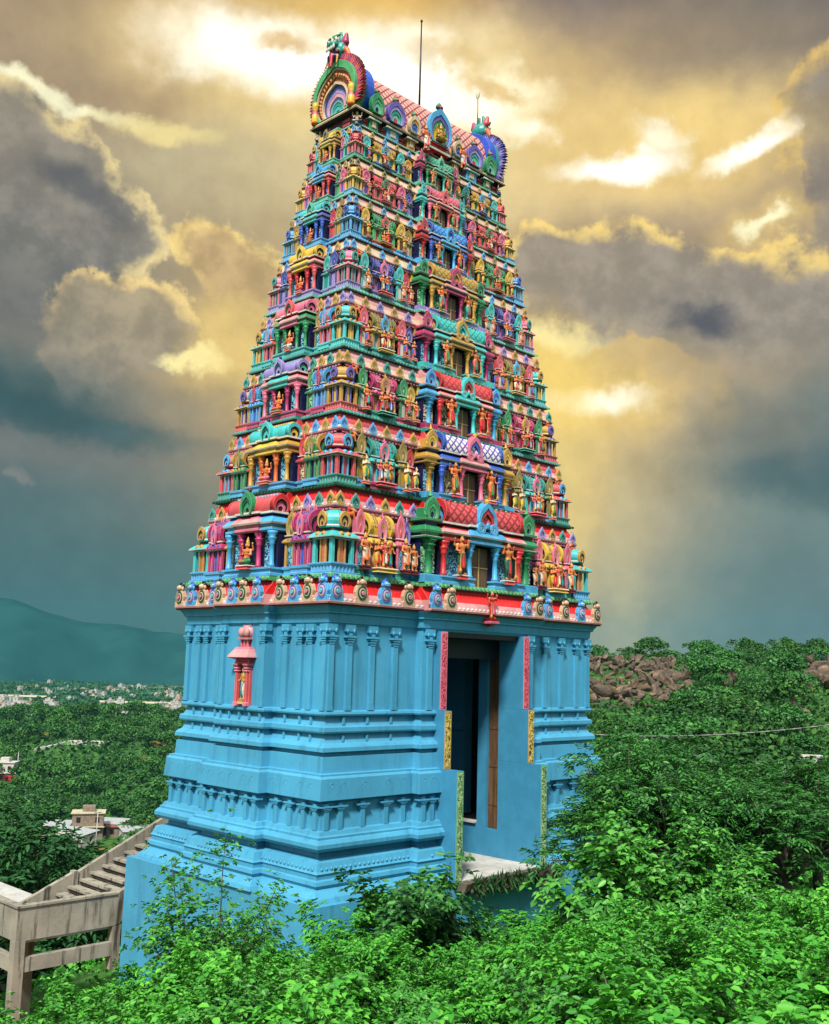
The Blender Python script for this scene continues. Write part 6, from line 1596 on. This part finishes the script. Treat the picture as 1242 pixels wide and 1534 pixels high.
nb = 0; HEAPS = [(880, 1000, 112, 168, 215, .47), (985, 1036, 116, 164, 60, .48), (1084, 1122, 130, 150, 16, .5), (1205, 1245, 120, 152, 34, .66), (1185, 1205, 96, 104, 5, .6), (1110, 1130, 92, 98, 3, .6)]
for xa, xb, ra, rb, cnt, sz in HEAPS:
    for i in range(cnt):
        px = rg.uniform(xa, xb); r_ = rg.uniform(ra, rb); p = at(px, 1000, r_); s_ = sz*rg.uniform(.5, 1.7)
        o = bpy.data.objects.new('boulder', RK[rg.randrange(7)]); COL.objects.link(o); p.z += s_*.25 + rg.random()**2*1.4; o.location = p; o.scale = (s_*rg.uniform(.7, 1.5), s_*rg.uniform(.6, 1.2), s_*rg.uniform(.7, 1.3)); o.rotation_euler = (rg.uniform(-1.2, 1.2), rg.uniform(-1.2, 1.2), rg.uniform(0, 6.28))
        tag(o, 'brown granite boulder in the heaps along the top of the right hill', 'boulder', 'boulders heaped on the right hill'); nb += 1

# ------------------------------------------------------------------ houses
for nme, c in dict(wash_white=(196,194,186), wash_cream=(196,184,152), wash_pink=(210,170,150), wash_blue=(150,180,196), brickwall=(134,118,104), tin=(164,168,170), redwall=(190,42,50), tile=(146,74,52)).items(): paint(nme, c, .8, .8, .3)
def house_mesh(seed, wall, roof, w_, d_, h_, fl):
    R = random.Random(seed); m = MB(); H_ = h_*fl
    m.box(-w_/2, w_/2, -d_/2, d_/2, -1.5, H_, wall)
    m.box(-w_/2-.25, w_/2+.25, -d_/2-.25, d_/2+.25, H_+.004, H_+.22, roof)
    for a, b in (((-w_/2-.2, w_/2+.2), (-d_/2-.2, -d_/2)), ((-w_/2-.2, w_/2+.2), (d_/2, d_/2+.2))): m.box(a[0], a[1], b[0], b[1], H_+.224, H_+.9, wall)
    m.box(-w_*.3, w_*.1, -d_*.1, d_*.3, H_+.224, H_+2.3, wall); m.box(-w_*.3-.2, w_*.1+.2, -d_*.1-.2, d_*.3+.2, H_+2.304, H_+2.5, roof)
    for f in range(fl):
        for x in (-.32, 0, .32):
            for sy in (-1, 1): m.box(x*w_-.45, x*w_+.45, *( (-d_/2-.03, -d_/2+.1) if sy < 0 else (d_/2-.1, d_/2+.03)), f*h_+.9, f*h_+2.1, 'dark')
        m.box(-w_/2-.03, -w_/2+.1, -.5, .5, f*h_+(.9 if f else 0), f*h_+2.1, 'dark')
    m.box(-w_*.5-.6, -w_*.5, -d_*.4, d_*.4, h_*.9, h_*.95, roof)
    o = m.build('town_house'); me = o.data; bpy.data.objects.remove(o); return me
HM = [house_mesh(i, wl, rf, w_, d_, h_, fl) for i, (wl, rf, w_, d_, h_, fl) in enumerate([('wash_white','wash_white',9,8,3.2,2), ('wash_cream','wash_white',8,9,3.2,1), ('wash_white','tin',11,7,3.2,1), ('wash_pink','wash_white',8,8,3.2,2), ('wash_blue','wash_white',7,8,3.2,1), ('wash_white','wash_white',6,7,3.2,3)])]
TOWN = [(-10, 95, 1120, 1420, 74), (165, 274, 1060, 1340, 74), (20, 270, 1500, 2300, 46)]
for xa, xb, ra, rb, cnt in TOWN:
    for i in range(cnt):
        p = at(rg.uniform(xa, xb), 1050, rg.uniform(ra, rb)); o = bpy.data.objects.new('town_house', HM[rg.randrange(6)]); COL.objects.link(o); o.location = p; o.rotation_euler = (0, 0, rg.choice((.3, .3+pi/2, .9, 1.2)))
        sc = rg.uniform(.8, 1.25); o.scale = (sc, sc, sc*rg.uniform(.8, 1.1)); tag(o, 'small pale flat roofed house of the town on the plain left of the tower', 'house', 'houses of the town on the plain')
for px, r_, L_, lab in ((32, 1600, 100, 'long low white shed on the plain at the left edge'), (208, 1430, 105, 'long low white shed on the plain beside the tower')):
    m = MB(); m.box(-L_/2, L_/2, -5, 5, -1, 3.4, 'wash_white'); m.add([(-L_/2-1,-6,3.404),(L_/2+1,-6,3.404),(L_/2+1,6,3.404),(-L_/2-1,6,3.404),(-L_/2-1,0,5.6),(L_/2+1,0,5.6)], [(0,1,5,4),(2,3,4,5),(0,4,3),(1,2,5)], 'wash_cream')
    for i in range(20): x = -L_/2 + L_*(i+.5)/20; m.box(x-1.2, x+1.2, -5.05, -4.9, 1, 2.6, 'dark')
    o = m.build('long_shed'); o.location = at(px, 1040, r_); o.rotation_euler = (0, 0, -YAW + (.06 if px > 100 else -.03)); tag(o, lab, 'shed')
def village_house(px, r_, rz, w_, d_, h_, fl, wall, roof, label, slope=False, ruin=False):
    root = tag(empty('village_house', at(px, 1220, r_), None, rz), label, 'house')
    m = MB(); m.box(-w_/2, w_/2, -d_/2, d_/2, -2, h_*fl, wall); m.build('wall', root)
    H_ = h_*fl; m = MB()
    if slope: m.add([(-w_/2-.4,-d_/2-.4,H_+.004),(w_/2+.4,-d_/2-.4,H_+.004),(w_/2+.4,d_/2+.4,H_+.7),(-w_/2-.4,d_/2+.4,H_+.7),(-w_/2-.4,-d_/2-.4,H_+.12),(w_/2+.4,-d_/2-.4,H_+.12),(w_/2+.4,d_/2+.4,H_+.82),(-w_/2-.4,d_/2+.4,H_+.82)], [(3,2,1,0),(4,5,6,7),(0,1,5,4),(1,2,6,5),(2,3,7,6),(3,0,4,7)], roof)
    else: m.box(-w_/2-.35, w_/2+.35, -d_/2-.35, d_/2+.35, H_+.004, H_+.25, roof); m.box(-w_*.2, w_*.2, -d_*.2, d_*.3, H_+.254, H_+1.6, wall)
    m.build('roof', root)
    for f in range(fl):
        for x in ((-.3, .3) if w_ < 9 else (-.36, -.12, .12, .36)):
            m = MB(); m.box(x*w_-.5, x*w_+.5, -d_/2-.04, -d_/2+.1, f*h_+.9, f*h_+2.2, 'dark'); m.build('window', root)
    m = MB(); m.box(-.5, .5, -d_/2-.05, -d_/2+.1, -.5, 2.1, 'brown'); m.build('door', root)
    if fl > 1: m = MB(); m.box(-w_/2-.3, w_/2+.3, -d_/2-1.3, -d_/2-.045, h_-.12, h_, roof); m.build('balcony', root)
zr_ = -YAW
village_house(133, 280, zr_+.25, 7.5, 6, 3.0, 2, 'brickwall', 'wash_cream', 'brown unplastered two storey house, tallest of the small village in the valley')
village_house(112, 270, zr_-.5, 11, 5, 2.8, 1, 'wash_white', 'tin', 'low house with long pale tin roof in front of the brown village house', True)
village_house(98, 262, zr_+.9, 6, 5, 2.6, 1, 'wash_white', 'wash_white', 'white flat roofed hut at the near end of the village')
village_house(165, 286, zr_-.2, 8, 5, 2.9, 1, 'wash_cream', 'tin', 'cream house with sloping tin roof right of the brown village house', True)
village_house(190, 283, zr_+.2, 9, 5, 2.6, 1, 'brickwall', 'tile', 'low brick house with reddish roof at the right end of the village', True)
village_house(205, 276, zr_+.5, 7, 5, 2.4, 1, 'wash_white', 'tin', 'low white hut below the reddish roof at the village end', True)
village_house(88, 286, zr_+.1, 6, 5, 2.6, 1, 'wash_white', 'tin', 'small white hut with tin roof among the trees left of the village', True)
village_house(18, 372, zr_+.1, 6.5, 5, 3.4, 1, 'redwall', 'wash_white', 'small bright red building among trees at the left edge')
village_house(2, 380, zr_+.1, 7, 6, 3.2, 2, 'wash_white', 'wash_white', 'white house beside the small bright red building at the left edge')
village_house(8, 300, zr_+.4, 5, 5, 3, 1, 'wash_cream', 'wash_cream', 'small cream hut among dark trees near the left edge')
# poles and wire
def pole(px, r_, h_, label):
    root = tag(empty('utility_pole', at(px, 1200, r_)), label, 'utility pole')
    m = MB(); m.tube((0,0,-1), (0,0,h_), .16, .10, 8, 'slab_concrete'); m.build('pole', root)
    m = MB(); m.box(-.9, .9, -.06, .06, h_-.7, h_-.55, 'old_wood'); m.build('crossarm', root)
    for x in (-.8, 0, .8): m = MB(); m.tube((x,0,h_-.55), (x,0,h_-.35), .06, .04, 6, 'wash_white'); m.build('insulator', root)
    return root
pole(148, 262, 9, 'pale concrete pole standing in front of the brown village house')
pole(22, 380, 10, 'thin pale pole above the trees at the left edge')
m = MB(); A_ = CAM + ray(1300, 1078)*52; B_ = CAM + ray(800, 1092)*60; prev = None
for i in range(25):
    t = i/24; p = A_.lerp(B_, t); p.z -= .55*4*t*(1-t)
    if prev is not None: m.tube(prev, p, .022, .022, 6, 'grey')
    prev = p
tag(m.build('overhead_wire'), 'thin pale wire sagging across the trees right of the tower', 'wire')
# low parapet wall by the tower's right corner
root = tag(empty('parapet_wall', at(908, 1130, 47), None, -YAW+.15), 'low pale parapet wall with a rail glimpsed right of the tower base', 'wall')
m = MB(); m.box(-1.6, 1.6, -.1, .1, -1.2, .75, 'slab_concrete'); m.build('wall', root)
m = MB(); m.box(-1.6, 1.6, -.06, .06, 1.0, 1.08, 'wash_white')
for i in range(17): m.box(-1.55+i*.19, -1.50+i*.19, -.04, .04, .754, .996, 'wash_white')
m.build('rail', root)
root = tag(empty('parapet_wall', at(1200, 1130, 60), None, -YAW-.1), 'grey wall corner half hidden by bushes below the right hill', 'wall')
m = MB(); m.box(-1.0, 1.0, -.15, .15, -1.5, 1.7, 'slab_concrete'); m.build('wall', root); m = MB(); m.box(-1.06, 1.06, -.2, .2, 1.704, 1.82, 'wash_white'); m.build('coping', root)
# road cut along the low hill
m = MB(); pts = [(at(px, 1108, r_)) for px, r_ in ((52, 425), (75, 428), (100, 434), (125, 432), (160, 424))]
for a, b in zip(pts[:-1], pts[1:]):
    d = Vector((FX, FY, 0))*4; up = Vector((0, 0, 1.2))
    m.add([a+up, b+up, b+d+up*1.3, a+d+up*1.3, a-Vector((0,0,3)), b-Vector((0,0,3))], [(0,1,2,3), (4,5,1,0)], 'slab_concrete')
o = m.build('hill_road'); o['kind'] = 'structure'
# weeds on the broken slab edge
def weeds():
    R = np.random.default_rng(8); P, D_, N_ = [], [], []
    for i in range(420):
        x = R.uniform(4.0, 7.9); y = -1.36 + R.normal()*.06; z = -6.50 - (R.random() < .6)*R.uniform(.0, .2); P.append((x, y, z)); d = R.normal(size=3)*.5; d[2] = R.choice([1, -.9]); d[1] -= .5; D_.append(d); N_.append(R.normal(size=3) + [0, -1, 0])
    P, D_, N_ = map(np.array, (P, D_, N_)); ln = R.uniform(.10, .34, len(P))
    o = bpy.data.objects.new('weed_fringe', leaves_mesh('weed_fringe', P, D_, N_, ln, ln*.14, 'leaf_dark', .1)); COL.objects.link(o); o['kind'] = 'stuff'
weeds()
# ------------------------------------------------------------------ the damp air over the plain
def haze():
    m = bpy.data.materials.new('haze'); m.use_nodes = True; t = m.node_tree; t.nodes.clear(); N = NT(t)
    o = N.n('ShaderNodeOutputMaterial'); v = N.n('ShaderNodeVolumePrincipled'); N.link(v.outputs[0], o.inputs['Volume'])
    v.inputs['Color'].default_value = (*HAZE_COL, 1); v.inputs['Density'].default_value = HAZE_D; v.inputs['Anisotropy'].default_value = 0
    MATS['haze'] = m
    b = MB(); b.box(CAM.x-4300, CAM.x+4300, CAM.y-4300, CAM.y+4300, -66, 230, 'haze'); h = b.build('haze'); h['kind'] = 'stuff'
HAZE_COL, HAZE_D = (.08, .29, .34), .00012
haze()
